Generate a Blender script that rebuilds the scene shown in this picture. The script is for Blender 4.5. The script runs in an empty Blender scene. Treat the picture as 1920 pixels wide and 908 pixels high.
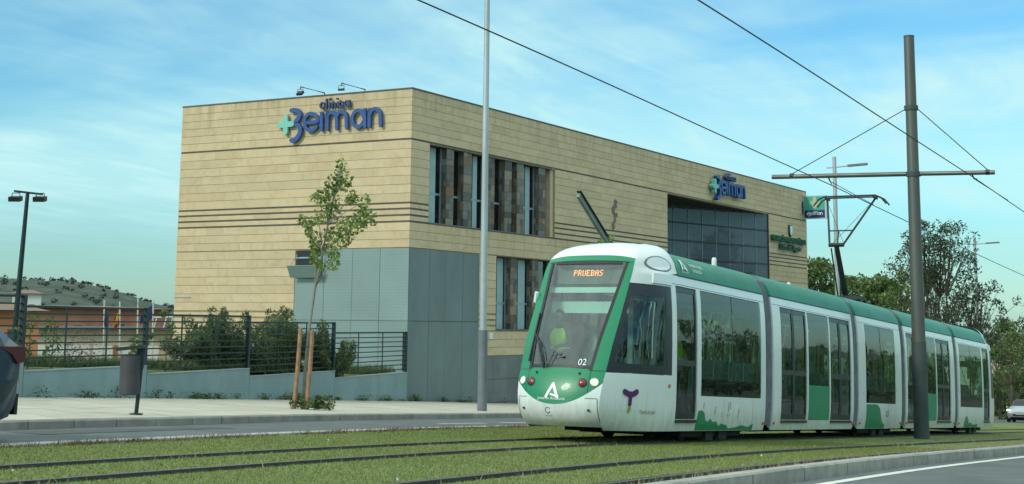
import bpy, bmesh, math, random
import numpy as np
from mathutils import Vector, Matrix
random.seed(7); rng = np.random.default_rng(7)
SC = bpy.context.scene
COL = SC.collection
rad = math.radians
PI = math.pi

# ------------------------------------------------------------------ camera
# world: X runs along the tram line and the clinic's long front (away to the right), Y away to the left, Z up
PPX, PPY = 960.0, 190.0
F_PX = 2718.57
Rw = ((0.489425, 0.137166, 0.861190), (-0.871990, 0.065841, 0.485076), (0.009834, -0.988357, 0.151831))
cam_d = bpy.data.cameras.new('camera'); cam = bpy.data.objects.new('camera', cam_d); COL.objects.link(cam)
cam_d.sensor_width = 36; cam_d.sensor_fit = 'HORIZONTAL'
cam_d.lens = F_PX / 1920 * 36
cam_d.shift_y = -(454 - PPY) / 1920
cam_d.clip_start = 0.1; cam_d.clip_end = 6000
M = Matrix([[Rw[i][0], -Rw[i][1], -Rw[i][2]] for i in range(3)]).to_4x4()
M.translation = Vector((0, 0, 2)); cam.matrix_world = M
SC.camera = cam

# ------------------------------------------------------------------ world and sun
SUN_DIR = Vector((-0.79, 0.31, 0.53)).normalized()      # towards the sun
SUN_EL = math.asin(SUN_DIR.z); SUN_AZ = math.atan2(SUN_DIR.x, SUN_DIR.y)
world = bpy.data.worlds.new('World'); SC.world = world; world.use_nodes = True
CLOUD_LOC = (-0.273, 9.65, 0)
def build_world():
    nt = world.node_tree; nt.nodes.clear(); N = nt.nodes.new; L = nt.links.new
    out = N('ShaderNodeOutputWorld'); bg = N('ShaderNodeBackground')
    sky = N('ShaderNodeTexSky'); sky.sky_type = 'NISHITA'; sky.sun_disc = False
    sky.sun_elevation = SUN_EL; sky.sun_rotation = SUN_AZ
    sky.air_density = 1.0; sky.dust_density = 0.6; sky.ozone_density = 2.0
    tc = N('ShaderNodeTexCoord')
    sep = N('ShaderNodeSeparateXYZ'); L(tc.outputs['Generated'], sep.inputs[0])
    def math_(op, a, b=None, c=None):
        n = N('ShaderNodeMath'); n.operation = op
        for i, v in enumerate((a, b, c)):
            if v is None: continue
            if isinstance(v, (int, float)): n.inputs[i].default_value = v
            else: L(v, n.inputs[i])
        return n.outputs[0]
    def ramp(val, stops, interp='EASE'):
        r = N('ShaderNodeValToRGB'); r.color_ramp.interpolation = interp
        el = r.color_ramp.elements
        el[0].position = stops[0][0]; el[0].color = stops[0][1]
        el[1].position = stops[1][0]; el[1].color = stops[1][1]
        for p, c in stops[2:]:
            e = el.new(p); e.color = c
        L(val, r.inputs[0]); return r.outputs[0]
    def mix(kind, fac, a, b):
        m = N('ShaderNodeMix'); m.data_type = 'RGBA'; m.blend_type = kind; m.clamp_factor = True
        if isinstance(fac, (int, float)): m.inputs[0].default_value = fac
        else: L(fac, m.inputs[0])
        for i, v in ((6, a), (7, b)):
            if isinstance(v, tuple): m.inputs[i].default_value = v
            else: L(v, m.inputs[i])
        return m.outputs[2]
    z = sep.outputs[2]
    # colour cast of the picture: teal low down, blue higher
    elev = ramp(z, [(0.0, (0.36, 0.56, 0.63, 1)), (0.045, (0.31, 0.51, 0.55, 1)), (0.11, (0.38, 0.65, 0.66, 1)), (0.20, (0.30, 0.60, 0.67, 1)), (0.45, (0.80, 1.0, 0.95, 1))])
    base = mix('MULTIPLY', 1.0, sky.outputs[0], elev)
    # thin streaky cloud, laid out on a flat layer overhead
    inv = math_('DIVIDE', 1.0, math_('ADD', math_('MAXIMUM', z, 0.0), 0.09))
    cx = math_('MULTIPLY', sep.outputs[0], inv); cy = math_('MULTIPLY', sep.outputs[1], inv)
    comb = N('ShaderNodeCombineXYZ'); L(cx, comb.inputs[0]); L(cy, comb.inputs[1])
    def noise(scale, loc, rot, sc, detail, rough, dist=0.0):
        mp = N('ShaderNodeMapping'); mp.inputs['Location'].default_value = loc; mp.inputs['Rotation'].default_value = (0, 0, rot); mp.inputs['Scale'].default_value = sc
        L(comb.outputs[0], mp.inputs[0])
        n = N('ShaderNodeTexNoise'); n.inputs['Scale'].default_value = scale; n.inputs['Detail'].default_value = detail
        n.inputs['Roughness'].default_value = rough; n.inputs['Distortion'].default_value = dist
        L(mp.outputs[0], n.inputs['Vector']); return n.outputs[0]
    big = noise(0.42, CLOUD_LOC, rad(35), (1, 0.7, 1), 5, 0.55, 0.3)
    fine = noise(1.5, (0, 3.1, 0), rad(-20), (0.6, 1.5, 1), 8, 0.60, 1.3)
    b1 = ramp(big, [(0.34, (0, 0, 0, 1)), (0.56, (1, 1, 1, 1))])
    f1 = ramp(fine, [(0.34, (0.56, 0.56, 0.56, 1)), (0.70, (1, 1, 1, 1))])
    rip = noise(5.5, (1.0, 0, 0), rad(-32), (0.32, 1.7, 1), 4, 0.55, 0.5)
    r1 = ramp(rip, [(0.34, (0.80, 0.80, 0.80, 1)), (0.66, (1, 1, 1, 1))])
    cl = math_('MULTIPLY', math_('MULTIPLY', b1, f1), r1)
    fade = ramp(z, [(0.02, (0.0, 0.0, 0.0, 1)), (0.10, (1, 1, 1, 1))])
    cl = math_('MULTIPLY', math_('MULTIPLY', cl, fade), 1.0)
    # unseen thin veil above the frame, brightened to raise the fill light
    veil = ramp(z, [(0.22, (0, 0, 0, 1)), (0.60, (0.68, 0.68, 0.68, 1))])
    base = mix('MIX', veil, base, (9.6, 10.6, 9.6, 1))
    col = mix('MIX', cl, base, (2.6, 4.05, 4.1, 1))
    L(col, bg.inputs[0]); bg.inputs[1].default_value = 0.10
    L(bg.outputs[0], out.inputs[0])
build_world()
sun_d = bpy.data.lights.new('sun', 'SUN'); sun = bpy.data.objects.new('sun', sun_d); COL.objects.link(sun)
sun_d.energy = 0.8; sun_d.angle = rad(10.0); sun_d.color = (1.0, 0.94, 0.80)
sun.rotation_euler = (-SUN_DIR).to_track_quat('-Z', 'Y').to_euler()
sun.location = (0, 0, 60)
SC.view_settings.view_transform = 'Standard'; SC.view_settings.look = 'None'
SC.view_settings.gamma = 1.0; SC.view_settings.exposure = 1.2; SC.view_settings.use_curve_mapping = False
SC.render.engine = 'CYCLES'
SC.cycles.max_bounces = 7; SC.cycles.transparent_max_bounces = 16

# ------------------------------------------------------------------ ground profile
def smooth(a, b, x):
    t = min(1, max(0, (x - a) / (b - a))); return t * t * (3 - 2 * t)
def profile(x):
    x = max(-25.0, min(125.0, x))
    s0, s1, xa, xb = -.0236, -.053, 6.8556, 26.3846
    def I(x):
        if x < xa: return s0 * (x - xa)
        if x < xb: return s0 * (x - xa) + (s1 - s0) * (x - xa) ** 2 / 2 / (xb - xa)
        return (s0 + s1) / 2 * (xb - xa) + s1 * (x - xb)
    return I(x) - I(23.42)
def G(x, y):
    return 0.0017 + profile(x) + .007 * (max(-12, min(33, y)) - 10.57)
def poly_y(pts, x):
    for (xa, ya), (xb, yb) in zip(pts, pts[1:]):
        if x <= xb: return ya + (yb - ya) * (x - xa) / (xb - xa)
    return pts[-1][1]
GRASS_EDGE = [(-40, 13.6), (5, 14.0), (13, 14.35), (16, 14.45), (21.5, 14.9), (29, 15.9), (40, 17.0), (60, 17.8), (130, 17.8)]
KERB_L = [(-40, 15.6), (5, 16.55), (15.5, 17.33), (20, 17.65), (28, 19.2), (37.7, 20.9), (50, 23), (70, 24), (130, 24)]
KERB_R = [(-40, 6.2), (16, 6.2), (21, 6.24), (28, 6.34), (38, 6.45), (130, 6.5)]
WALL_A, WALL_B = (22.9, 25.1), (45.5, 29.9)
def wall_y(x): return 29.9 if x > 45.5 else WALL_A[1] + (x - WALL_A[0]) * (WALL_B[1] - WALL_A[1]) / (WALL_B[0] - WALL_A[0])
def walk_z(x, y):
    k = poly_y(KERB_L, x); t = max(0, min(1, (y - k) / max(1, wall_y(x) - k)))
    return G(x, y) + .115 + .075 * t

# ------------------------------------------------------------------ scene tree helpers
ORG = {}
def tag(o, label=None, cat=None, group=None, kind=None):
    if label: o['label'] = label
    if cat: o['category'] = cat
    if group: o['group'] = group
    if kind: o['kind'] = kind
    return o
def thing(name, label, cat, loc=(0, 0, 0), group=None, kind=None):
    o = bpy.data.objects.new(name, None); COL.objects.link(o); o.location = loc; o.empty_display_size = 0.2
    ORG[o] = Vector(loc); return tag(o, label, cat, group, kind)
def link_mesh(name, me, parent=None, loc=None):
    o = bpy.data.objects.new(name, me); COL.objects.link(o)
    if parent is not None:
        o.parent = parent; ORG[o] = ORG[parent].copy()
        if loc is not None: o.location = Vector(loc) - ORG[parent]
    else:
        if loc is not None: o.location = loc
        ORG[o] = Vector(loc) if loc is not None else Vector((0, 0, 0))
    return o

class MB:
    def __init__(s): s.v = []; s.f = []
    def add(s, vs, fs):
        n = len(s.v); s.v += [tuple(p) for p in vs]; s.f += [tuple(i + n for i in q) for q in fs]; return s
    def box(s, x0, x1, y0, y1, z0, z1):
        return s.add([(x0, y0, z0), (x1, y0, z0), (x1, y1, z0), (x0, y1, z0), (x0, y0, z1), (x1, y0, z1), (x1, y1, z1), (x0, y1, z1)],
                     [(0, 3, 2, 1), (4, 5, 6, 7), (0, 1, 5, 4), (1, 2, 6, 5), (2, 3, 7, 6), (3, 0, 4, 7)])
    def bar(s, p0, p1, w, h, up=(0, 0, 1)):
        p0 = Vector(p0); p1 = Vector(p1); d = (p1 - p0).normalized(); up = Vector(up)
        a = d.cross(up); a = a.normalized() if a.length > 1e-5 else Vector((1, 0, 0)); b = a.cross(d)
        vs = [p + a * (i * w / 2) + b * (j * h / 2) for p in (p0, p1) for i, j in ((-1, -1), (1, -1), (1, 1), (-1, 1))]
        return s.add(vs, [(0, 1, 2, 3), (7, 6, 5, 4), (0, 4, 5, 1), (1, 5, 6, 2), (2, 6, 7, 3), (3, 7, 4, 0)])
    def tube(s, pts, r, n=8, cap=True):
        pts = [Vector(p) for p in pts]
        if not isinstance(r, (list, tuple)): r = [r] * len(pts)
        rings = []; ref = None
        for i, p in enumerate(pts):
            d = (pts[min(i + 1, len(pts) - 1)] - pts[max(i - 1, 0)]).normalized()
            if ref is None:
                ref = Vector((1, 0, 0)) if abs(d.x) < .9 else Vector((0, 1, 0))
            a = d.cross(ref).normalized(); b = d.cross(a).normalized(); ref = -d.cross(a) if False else ref
            rings.append([p + (a * math.cos(2 * PI * k / n) + b * math.sin(2 * PI * k / n)) * r[i] for k in range(n)])
        vs = [q for ring in rings for q in ring]
        fs = [(i * n + k, i * n + (k + 1) % n, (i + 1) * n + (k + 1) % n, (i + 1) * n + k) for i in range(len(pts) - 1) for k in range(n)]
        if cap: fs += [tuple(range(n - 1, -1, -1)), tuple((len(pts) - 1) * n + k for k in range(n))]
        return s.add(vs, fs)
    def lathe(s, prof, c, axis='Z', n=16):
        c = Vector(c); vs = []
        for r, h in prof:
            for k in range(n):
                a = 2 * PI * k / n; x, y = r * math.cos(a), r * math.sin(a)
                vs.append(c + (Vector((x, y, h)) if axis == 'Z' else Vector((x, h, y)) if axis == 'Y' else Vector((h, x, y))))
        fs = [(i * n + k, i * n + (k + 1) % n, (i + 1) * n + (k + 1) % n, (i + 1) * n + k) for i in range(len(prof) - 1) for k in range(n)]
        fs += [tuple(range(n)), tuple((len(prof) - 1) * n + k for k in range(n))]
        return s.add(vs, fs)
    def grid(s, rows):
        nr, nc = len(rows), len(rows[0])
        return s.add([p for r in rows for p in r], [(i * nc + j, i * nc + j + 1, (i + 1) * nc + j + 1, (i + 1) * nc + j) for i in range(nr - 1) for j in range(nc - 1)])
    def shell(s, rows, t, flip=False):
        """grid with thickness: the second skin lies t along the averaged normal, edges closed"""
        nr, nc = len(rows), len(rows[0]); P = [[Vector(p) for p in r] for r in rows]; Q = []
        for i in range(nr):
            q = []
            for j in range(nc):
                a = P[min(i + 1, nr - 1)][j] - P[max(i - 1, 0)][j]; b = P[i][min(j + 1, nc - 1)] - P[i][max(j - 1, 0)]
                nn = b.cross(a)
                nn = nn.normalized() if nn.length > 1e-9 else Vector((0, 0, 0))
                q.append(P[i][j] + nn * (-t if flip else t))
            Q.append(q)
        s.grid(P); s.grid(Q)
        edge = [(0, j) for j in range(nc)] + [(i, nc - 1) for i in range(1, nr)] + [(nr - 1, j) for j in range(nc - 2, -1, -1)] + [(i, 0) for i in range(nr - 2, 0, -1)]
        n = len(edge); vs = [P[i][j] for i, j in edge] + [Q[i][j] for i, j in edge]
        return s.add(vs, [(k, (k + 1) % n, n + (k + 1) % n, n + k) for k in range(n)])
    def prism(s, pts, to3, d0, d1):
        """2-D polygon pts extruded from depth d0 to d1; to3(a, b, depth)"""
        n = len(pts); vs = [to3(a, b, d0) for a, b in pts] + [to3(a, b, d1) for a, b in pts]
        return s.add(vs, [tuple(range(n)), tuple(range(2 * n - 1, n - 1, -1))] + [(k, n + k, n + (k + 1) % n, (k + 1) % n) for k in range(n)])
    def build(s, name, mat, parent=None, smooth=False, loc=None, fix=True, sub=0, sharp=38):
        o_ = ORG[parent] if parent is not None else (Vector(loc) if loc is not None else Vector((0, 0, 0)))
        me = bpy.data.meshes.new(name)
        me.from_pydata([(p[0] - o_.x, p[1] - o_.y, p[2] - o_.z) for p in s.v], [], s.f)
        if fix:
            bm = bmesh.new(); bm.from_mesh(me)
            bmesh.ops.remove_doubles(bm, verts=bm.verts, dist=1e-5)
            bmesh.ops.recalc_face_normals(bm, faces=bm.faces); bm.to_mesh(me); bm.free()
        if mat: me.materials.append(mat)
        if smooth:
            me.polygons.foreach_set('use_smooth', [True] * len(me.polygons))
            try: me.set_sharp_from_angle(angle=rad(sharp))
            except Exception: pass
        o = bpy.data.objects.new(name, me); COL.objects.link(o)
        if parent is not None: o.parent = parent
        elif loc is not None: o.location = loc
        ORG[o] = o_.copy()
        if sub:
            m = o.modifiers.new('s', 'SUBSURF'); m.levels = sub; m.render_levels = sub
        return o

_ub = None
def unit_box():
    global _ub
    if _ub is None:
        b = MB().box(-.5, .5, -.5, .5, -.5, .5)
        _ub = bpy.data.meshes.new('piece'); _ub.from_pydata(b.v, [], b.f)
    return _ub
_ubm = {}
def piece(name, mat, parent, x0, x1, y0, y1, z0, z1, rot=None):
    """one box-shaped piece: shares one unit mesh per material"""
    if mat.name not in _ubm:
        me = unit_box().copy(); me.name = name; me.materials.append(mat); _ubm[mat.name] = me
    o = bpy.data.objects.new(name, _ubm[mat.name]); COL.objects.link(o); o.parent = parent
    o.location = Vector(((x0 + x1) / 2, (y0 + y1) / 2, (z0 + z1) / 2)) - ORG[parent]
    o.scale = (x1 - x0, y1 - y0, z1 - z0)
    if rot: o.rotation_euler = rot
    ORG[o] = ORG[parent].copy(); return o
def pieces(name, mat, parent, boxes, cap=295, restname=None):
    """boxes (x0,x1,y0,y1,z0,z1): the ones that show largest become objects, the rest one part"""
    def show(b):
        c = ((b[0] + b[1]) / 2, (b[2] + b[3]) / 2); d = math.hypot(*c)
        e = sorted((b[1] - b[0], b[3] - b[2], b[5] - b[4]))
        a = math.atan2(c[1], c[0]); inside = 1 if rad(9) < a < rad(50) else .05
        return e[1] * e[2] / d / d * inside
    bs = sorted(boxes, key=show, reverse=True)
    for b in bs[:cap]: piece(name, mat, parent, *b)
    if len(bs) > cap:
        m = MB()
        for b in bs[cap:]: m.box(*b)
        o = m.build(restname or name + '_field', mat, parent, fix=False); o['kind'] = 'stuff'
def ribbon(mb, pts, w, to3, d0, d1, closed=False, seg=5, smooth_=True, dense=1):
    """flat rounded stroke along pts (2-D), extruded between depths d0 and d1"""
    P = [Vector((a, b, 0)) for a, b in pts]
    if smooth_ and len(P) > 2:
        Q = []
        for i in range(len(P) - 1):
            p0, p1, p2, p3 = P[max(i - 1, 0)], P[i], P[i + 1], P[min(i + 2, len(P) - 1)]
            for k in range(seg):
                t = k / seg
                Q.append(.5 * ((2 * p1) + (p2 - p0) * t + (2 * p0 - 5 * p1 + 4 * p2 - p3) * t * t + (3 * p1 - p0 - 3 * p2 + p3) * t ** 3))
        Q.append(P[-1]); P = Q
    if dense > 1: P = [P[i].lerp(P[i + 1], k / dense) for i in range(len(P) - 1) for k in range(dense)] + [P[-1]]
    Lf, Rt = [], []
    for i, p in enumerate(P):
        d = (P[min(i + 1, len(P) - 1)] - P[max(i - 1, 0)]).normalized(); n = Vector((-d.y, d.x, 0)) * (w / 2)
        Lf.append(p + n); Rt.append(p - n)
    dE = (P[-1] - P[-2]).normalized(); dS = (P[0] - P[1]).normalized()
    def capp(c, d):
        a0 = math.atan2(d.y, d.x); return [c + Vector((math.cos(a0 + t), math.sin(a0 + t), 0)) * (w / 2) for t in (rad(60), rad(20), rad(-20), rad(-60))]
    for k in range(len(P) - 1):
        quad = [Rt[k], Rt[k + 1], Lf[k + 1], Lf[k]]
        vs = [to3(q.x, q.y, d1) for q in quad] + [to3(q.x, q.y, d0) for q in quad]
        mb.add(vs, [(0, 1, 2, 3), (0, 4, 5, 1), (2, 6, 7, 3)])
    for c, d, l, r in ((P[-1], dE, Lf[-1], Rt[-1]), (P[0], dS, Rt[0], Lf[0])):
        ring = [l] + capp(c, d) + [r]; n = len(ring)
        vs = [to3(q.x, q.y, d1) for q in ring] + [to3(q.x, q.y, d0) for q in ring]
        mb.add(vs, [tuple(range(n))] + [(i, i + 1, n + i + 1, n + i) for i in range(n - 1)])
def text_mesh(name, body, size, mat, parent, matrix, extrude=0.004, align='LEFT', sx=1.0, shear=0.0):
    """flat lettering set in Blender's own font, turned into a mesh"""
    cu = bpy.data.curves.new(name, 'FONT'); cu.body = body; cu.size = size; cu.extrude = extrude; cu.align_x = align; cu.resolution_u = 3; cu.shear = shear
    tmp = bpy.data.objects.new(name, cu); COL.objects.link(tmp)
    dg = bpy.context.evaluated_depsgraph_get(); me = bpy.data.meshes.new_from_object(tmp.evaluated_get(dg))
    bpy.data.objects.remove(tmp); bpy.data.curves.remove(cu)
    me.transform(matrix @ Matrix.Diagonal((sx, 1, 1, 1)))
    if parent is not None: me.transform(Matrix.Translation(-ORG[parent]))
    me.materials.clear(); me.materials.append(mat)
    o = bpy.data.objects.new(name, me); COL.objects.link(o)
    if parent is not None: o.parent = parent; ORG[o] = ORG[parent].copy()
    return o
def plane_matrix(origin, ax, ay):
    ax = Vector(ax).normalized(); ay = Vector(ay).normalized(); az = ax.cross(ay)
    m = Matrix((ax, ay, az)).transposed().to_4x4(); m.translation = Vector(origin); return m

# ------------------------------------------------------------------ materials
MATS = {}
def nodes(name):
    m = bpy.data.materials.new(name); m.use_nodes = True; nt = m.node_tree
    b = nt.nodes['Principled BSDF']; return m, nt, b
def pm(name, c, var=0.0, scale=4.0, rough=0.6, rvar=0.0, bump=0.0, bscale=30.0, metal=0.0, spec=0.5, coat=0.0, per=0.0, c2=None, emit=None, estr=0.0, stretch=(1, 1, 1), dirt=0.0, dirtc=(.12, .10, .07)):
    """noise-toned surface: c drifts towards c2 (or darker / lighter by var); per = brightness change from piece to piece"""
    if name in MATS: return MATS[name]
    m, nt, b = nodes(name); N = nt.nodes.new; L = nt.links.new
    tc = N('ShaderNodeTexCoord'); mp = N('ShaderNodeMapping'); mp.inputs['Scale'].default_value = stretch
    geo = N('ShaderNodeNewGeometry'); L(geo.outputs['Position'], mp.inputs[0])
    b.inputs['Roughness'].default_value = rough; b.inputs['Metallic'].default_value = metal
    b.inputs['Specular IOR Level'].default_value = spec; b.inputs['Coat Weight'].default_value = coat; b.inputs['Coat Roughness'].default_value = .05
    col = None
    if var > 0 or c2:
        n = N('ShaderNodeTexNoise'); n.inputs['Scale'].default_value = scale; n.inputs['Detail'].default_value = 6; n.inputs['Roughness'].default_value = .6; L(mp.outputs[0], n.inputs['Vector'])
        r = N('ShaderNodeValToRGB'); L(n.outputs[0], r.inputs[0])
        lo = tuple(max(0, k * (1 - var)) for k in c); hi = c2 if c2 else tuple(min(1, k * (1 + var)) for k in c)
        r.color_ramp.elements[0].position = .3; r.color_ramp.elements[0].color = (*lo, 1)
        r.color_ramp.elements[1].position = .7; r.color_ramp.elements[1].color = (*hi, 1)
        col = r.outputs[0]
    if dirt > 0:
        n = N('ShaderNodeTexNoise'); n.inputs['Scale'].default_value = 1.6; n.inputs['Detail'].default_value = 9; n.inputs['Roughness'].default_value = .7; L(geo.outputs['Position'], n.inputs['Vector'])
        r = N('ShaderNodeValToRGB'); L(n.outputs[0], r.inputs[0]); r.color_ramp.elements[0].position = .5; r.color_ramp.elements[1].position = .8
        r.color_ramp.elements[0].color = (0, 0, 0, 1); r.color_ramp.elements[1].color = (dirt, dirt, dirt, 1)
        mx = N('ShaderNodeMix'); mx.data_type = 'RGBA'; L(r.outputs[0], mx.inputs[0])
        if col is not None: L(col, mx.inputs[6])
        else: mx.inputs[6].default_value = (*c, 1)
        mx.inputs[7].default_value = (*dirtc, 1); col = mx.outputs[2]
    if per > 0:
        oi = N('ShaderNodeObjectInfo'); ad = N('ShaderNodeMath'); ad.operation = 'ADD'; L(oi.outputs['Random'], ad.inputs[0]); L(geo.outputs['Random Per Island'], ad.inputs[1])
        fr = N('ShaderNodeMath'); fr.operation = 'FRACT'; L(ad.outputs[0], fr.inputs[0])
        mr = N('ShaderNodeMapRange'); L(fr.outputs[0], mr.inputs[0]); mr.inputs[3].default_value = 1 - per; mr.inputs[4].default_value = 1 + per
        hs = N('ShaderNodeHueSaturation'); L(mr.outputs[0], hs.inputs['Value'])
        if col is not None: L(col, hs.inputs['Color'])
        else: hs.inputs['Color'].default_value = (*c, 1)
        col = hs.outputs[0]
    if col is not None: L(col, b.inputs['Base Color'])
    else: b.inputs['Base Color'].default_value = (*c, 1)
    if rvar > 0:
        n = N('ShaderNodeTexNoise'); n.inputs['Scale'].default_value = scale * 1.7; n.inputs['Detail'].default_value = 5; L(mp.outputs[0], n.inputs['Vector'])
        mr = N('ShaderNodeMapRange'); L(n.outputs[0], mr.inputs[0]); mr.inputs[3].default_value = max(.02, rough - rvar); mr.inputs[4].default_value = min(1, rough + rvar); L(mr.outputs[0], b.inputs['Roughness'])
    if bump > 0:
        n = N('ShaderNodeTexNoise'); n.inputs['Scale'].default_value = bscale; n.inputs['Detail'].default_value = 5; L(mp.outputs[0], n.inputs['Vector'])
        bp = N('ShaderNodeBump'); bp.inputs['Strength'].default_value = bump; bp.inputs['Distance'].default_value = .02; L(n.outputs[0], bp.inputs['Height']); L(bp.outputs[0], b.inputs['Normal'])
    if emit:
        b.inputs['Emission Color'].default_value = (*emit, 1); b.inputs['Emission Strength'].default_value = estr
    MATS[name] = m; return m
def glass(name, tint, gloss=.10, rough=0.02, dust_haze=0.0, film=None):
    """window pane: tinted see-through with a fresnel reflection"""
    if name in MATS: return MATS[name]
    m = bpy.data.materials.new(name); m.use_nodes = True; nt = m.node_tree; nt.nodes.clear(); N = nt.nodes.new; L = nt.links.new
    out = N('ShaderNodeOutputMaterial'); tr = N('ShaderNodeBsdfTransparent'); tr.inputs[0].default_value = (*tint, 1)
    gl = N('ShaderNodeBsdfGlossy'); gl.inputs[0].default_value = (.95, .95, .95, 1); gl.inputs['Roughness'].default_value = rough
    lw = N('ShaderNodeLayerWeight'); lw.inputs[0].default_value = .25
    mr = N('ShaderNodeMapRange'); L(lw.outputs['Fresnel'], mr.inputs[0]); mr.inputs[3].default_value = gloss; mr.inputs[4].default_value = 1.0
    geo = N('ShaderNodeNewGeometry'); n = N('ShaderNodeTexNoise'); n.inputs['Scale'].default_value = .9; L(geo.outputs['Position'], n.inputs['Vector'])
    bp = N('ShaderNodeBump'); bp.inputs['Strength'].default_value = .03; bp.inputs['Distance'].default_value = .3; L(n.outputs[0], bp.inputs['Height']); L(bp.outputs[0], gl.inputs['Normal'])
    mx = N('ShaderNodeMixShader'); L(mr.outputs[0], mx.inputs[0]); L(tr.outputs[0], mx.inputs[1]); L(gl.outputs[0], mx.inputs[2])
    last = mx
    if dust_haze > 0:
        df = N('ShaderNodeBsdfDiffuse'); df.inputs[0].default_value = (.42, .44, .40, 1)
        n2 = N('ShaderNodeTexNoise'); n2.inputs['Scale'].default_value = 3; n2.inputs['Detail'].default_value = 8; L(geo.outputs['Position'], n2.inputs['Vector'])
        m2 = N('ShaderNodeMapRange'); L(n2.outputs[0], m2.inputs[0]); m2.inputs[1].default_value = .3; m2.inputs[2].default_value = .8; m2.inputs[3].default_value = 0; m2.inputs[4].default_value = dust_haze
        mm = N('ShaderNodeMixShader'); L(m2.outputs[0], mm.inputs[0]); L(mx.outputs[0], mm.inputs[1]); L(df.outputs[0], mm.inputs[2]); last = mm
    if film:
        df = N('ShaderNodeBsdfDiffuse'); df.inputs[0].default_value = (*film, 1); mm = N('ShaderNodeMixShader'); mm.inputs[0].default_value = .55; L(last.outputs[0], mm.inputs[1]); L(df.outputs[0], mm.inputs[2]); last = mm
    L(last.outputs[0], out.inputs[0]); MATS[name] = m; return m
# ------------------------------------------------------------------ fast meshes of many small faces
def raw_mesh(name, verts, fsize, mat, parent=None):
    """verts (n*fsize, 3) array: every fsize rows make one face"""
    n = len(verts) // fsize; me = bpy.data.meshes.new(name)
    v = np.asarray(verts, dtype=np.float32)
    if parent is not None: v = v - np.array(ORG[parent], dtype=np.float32)
    me.vertices.add(len(v)); me.vertices.foreach_set('co', v.ravel())
    me.loops.add(n * fsize); me.loops.foreach_set('vertex_index', np.arange(n * fsize, dtype=np.int32))
    me.polygons.add(n); me.polygons.foreach_set('loop_start', np.arange(0, n * fsize, fsize, dtype=np.int32))
    me.update(calc_edges=True); me.materials.append(mat)
    o = bpy.data.objects.new(name, me); COL.objects.link(o)
    if parent is not None: o.parent = parent; ORG[o] = ORG[parent].copy()
    else: ORG[o] = Vector((0, 0, 0))
    return o
def unit(a): return a / np.maximum(1e-9, np.linalg.norm(a, axis=1, keepdims=True))
def leaves(name, centers, size, mat, parent=None, slim=.55, svar=.4, droop=.25, up=.35):
    n = len(centers); c = np.asarray(centers, float)
    d = unit(rng.normal(size=(n, 3)) + np.array([0, 0, -droop])); nn = rng.normal(size=(n, 3)) + np.array([0, 0, up])
    s = unit(np.cross(d, nn)); L = (size * (1 + svar * rng.uniform(-1, 1, n)))[:, None]; W = L * slim
    fold = unit(np.cross(s, d)) * L * .12
    v = np.stack([c - d * L * .5, c + s * W * .5 + fold, c + d * L * .5, c - s * W * .5 + fold], axis=1).reshape(-1, 3)
    return raw_mesh(name, v, 4, mat, parent)
def blades(name, pts, h, w, mat, parent=None, lean=.45, hvar=.5):
    n = len(pts); p = np.asarray(pts, float); a = rng.uniform(0, 2 * PI, n)
    s = np.stack([np.cos(a), np.sin(a), np.zeros(n)], 1) * w * .5
    hh = h * (1 + hvar * rng.uniform(-1, 1, n)); ln = rng.normal(size=(n, 2)) * lean
    tip = p + np.stack([ln[:, 0] * hh, ln[:, 1] * hh, hh], 1)
    v = np.stack([p - s, p + s, tip], 1).reshape(-1, 3)
    return raw_mesh(name, v, 3, mat, parent)
Gv = np.vectorize(G)

# ------------------------------------------------------------------ ground sheets
m_earth = pm('dry_earth', (.085, .09, .055), .3, .06, .95, bump=.3, bscale=1.5, c2=(.065, .09, .045))
m_turf = pm('turf_soil', (.135, .175, .042), .15, .7, .95, bump=.4, bscale=40, c2=(.16, .19, .06), dirt=.5, dirtc=(.20, .17, .07))
m_asph = pm('asphalt', (.092, .105, .106), .16, .8, .9, bump=.25, bscale=160, dirt=.35, dirtc=(.20, .19, .17))
m_pave = pm('paving_concrete', (.43, .395, .325), .10, 1.2, .9, bump=.15, bscale=60, per=.05, dirt=.45, dirtc=(.27, .24, .19))
m_gap = pm('paving_joint', (.16, .145, .12), .2, 3, .95)
m_kerb = pm('kerb_concrete', (.27, .26, .235), .22, 2.5, .92, bump=.3, bscale=50, per=.10, dirt=.6, dirtc=(.13, .12, .10))
m_kerbR = pm('kerb_concrete_pale', (.33, .315, .28), .2, 3.5, .92, bump=.3, bscale=50, per=.08, dirt=.5, dirtc=(.15, .135, .11))
m_paint = pm('road_paint', (.62, .62, .56), .18, 5, .8, dirt=.7, dirtc=(.30, .30, .29))
m_edge = pm('edging_concrete', (.36, .36, .33), .2, 2, .9, dirt=.5, dirtc=(.20, .19, .17))
m_grass = pm('grass_blade', (.15, .205, .042), .15, .25, .8, per=.10, c2=(.195, .22, .055), dirt=.45, dirtc=(.21, .185, .075))
m_dry = pm('dry_grass', (.30, .235, .125), .3, 2, .9, per=.35)
m_brown = pm('brown_fringe', (.16, .105, .075), .3, 2, .95, per=.3)
m_rubber = pm('rail_rubber', (.010, .011, .012), .3, 5, .9, bump=.3, bscale=40)
m_weed = pm('weed_leaf', (.075, .12, .030), .3, 3, .7, per=.35)

XS = [-2500, -1200, -500, -200, -100, -60] + list(range(-40, 142, 4)) + [160, 200, 300, 600, 1200, 2500]
YS = [-2500, -1000, -400, -150, -60, -30] + list(range(-20, 72, 4)) + [90, 120, 200, 400, 800, 1500, 2500]
def terrain(x, y): return G(x, y) - .42 - 2.2 * smooth(34, 50, y) * (1 - smooth(60, 110, x))
o = MB().grid([[(x, y, terrain(x, y)) for x in XS] for y in YS]).build('ground', m_earth, smooth=True); tag(o, kind='structure')

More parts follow.
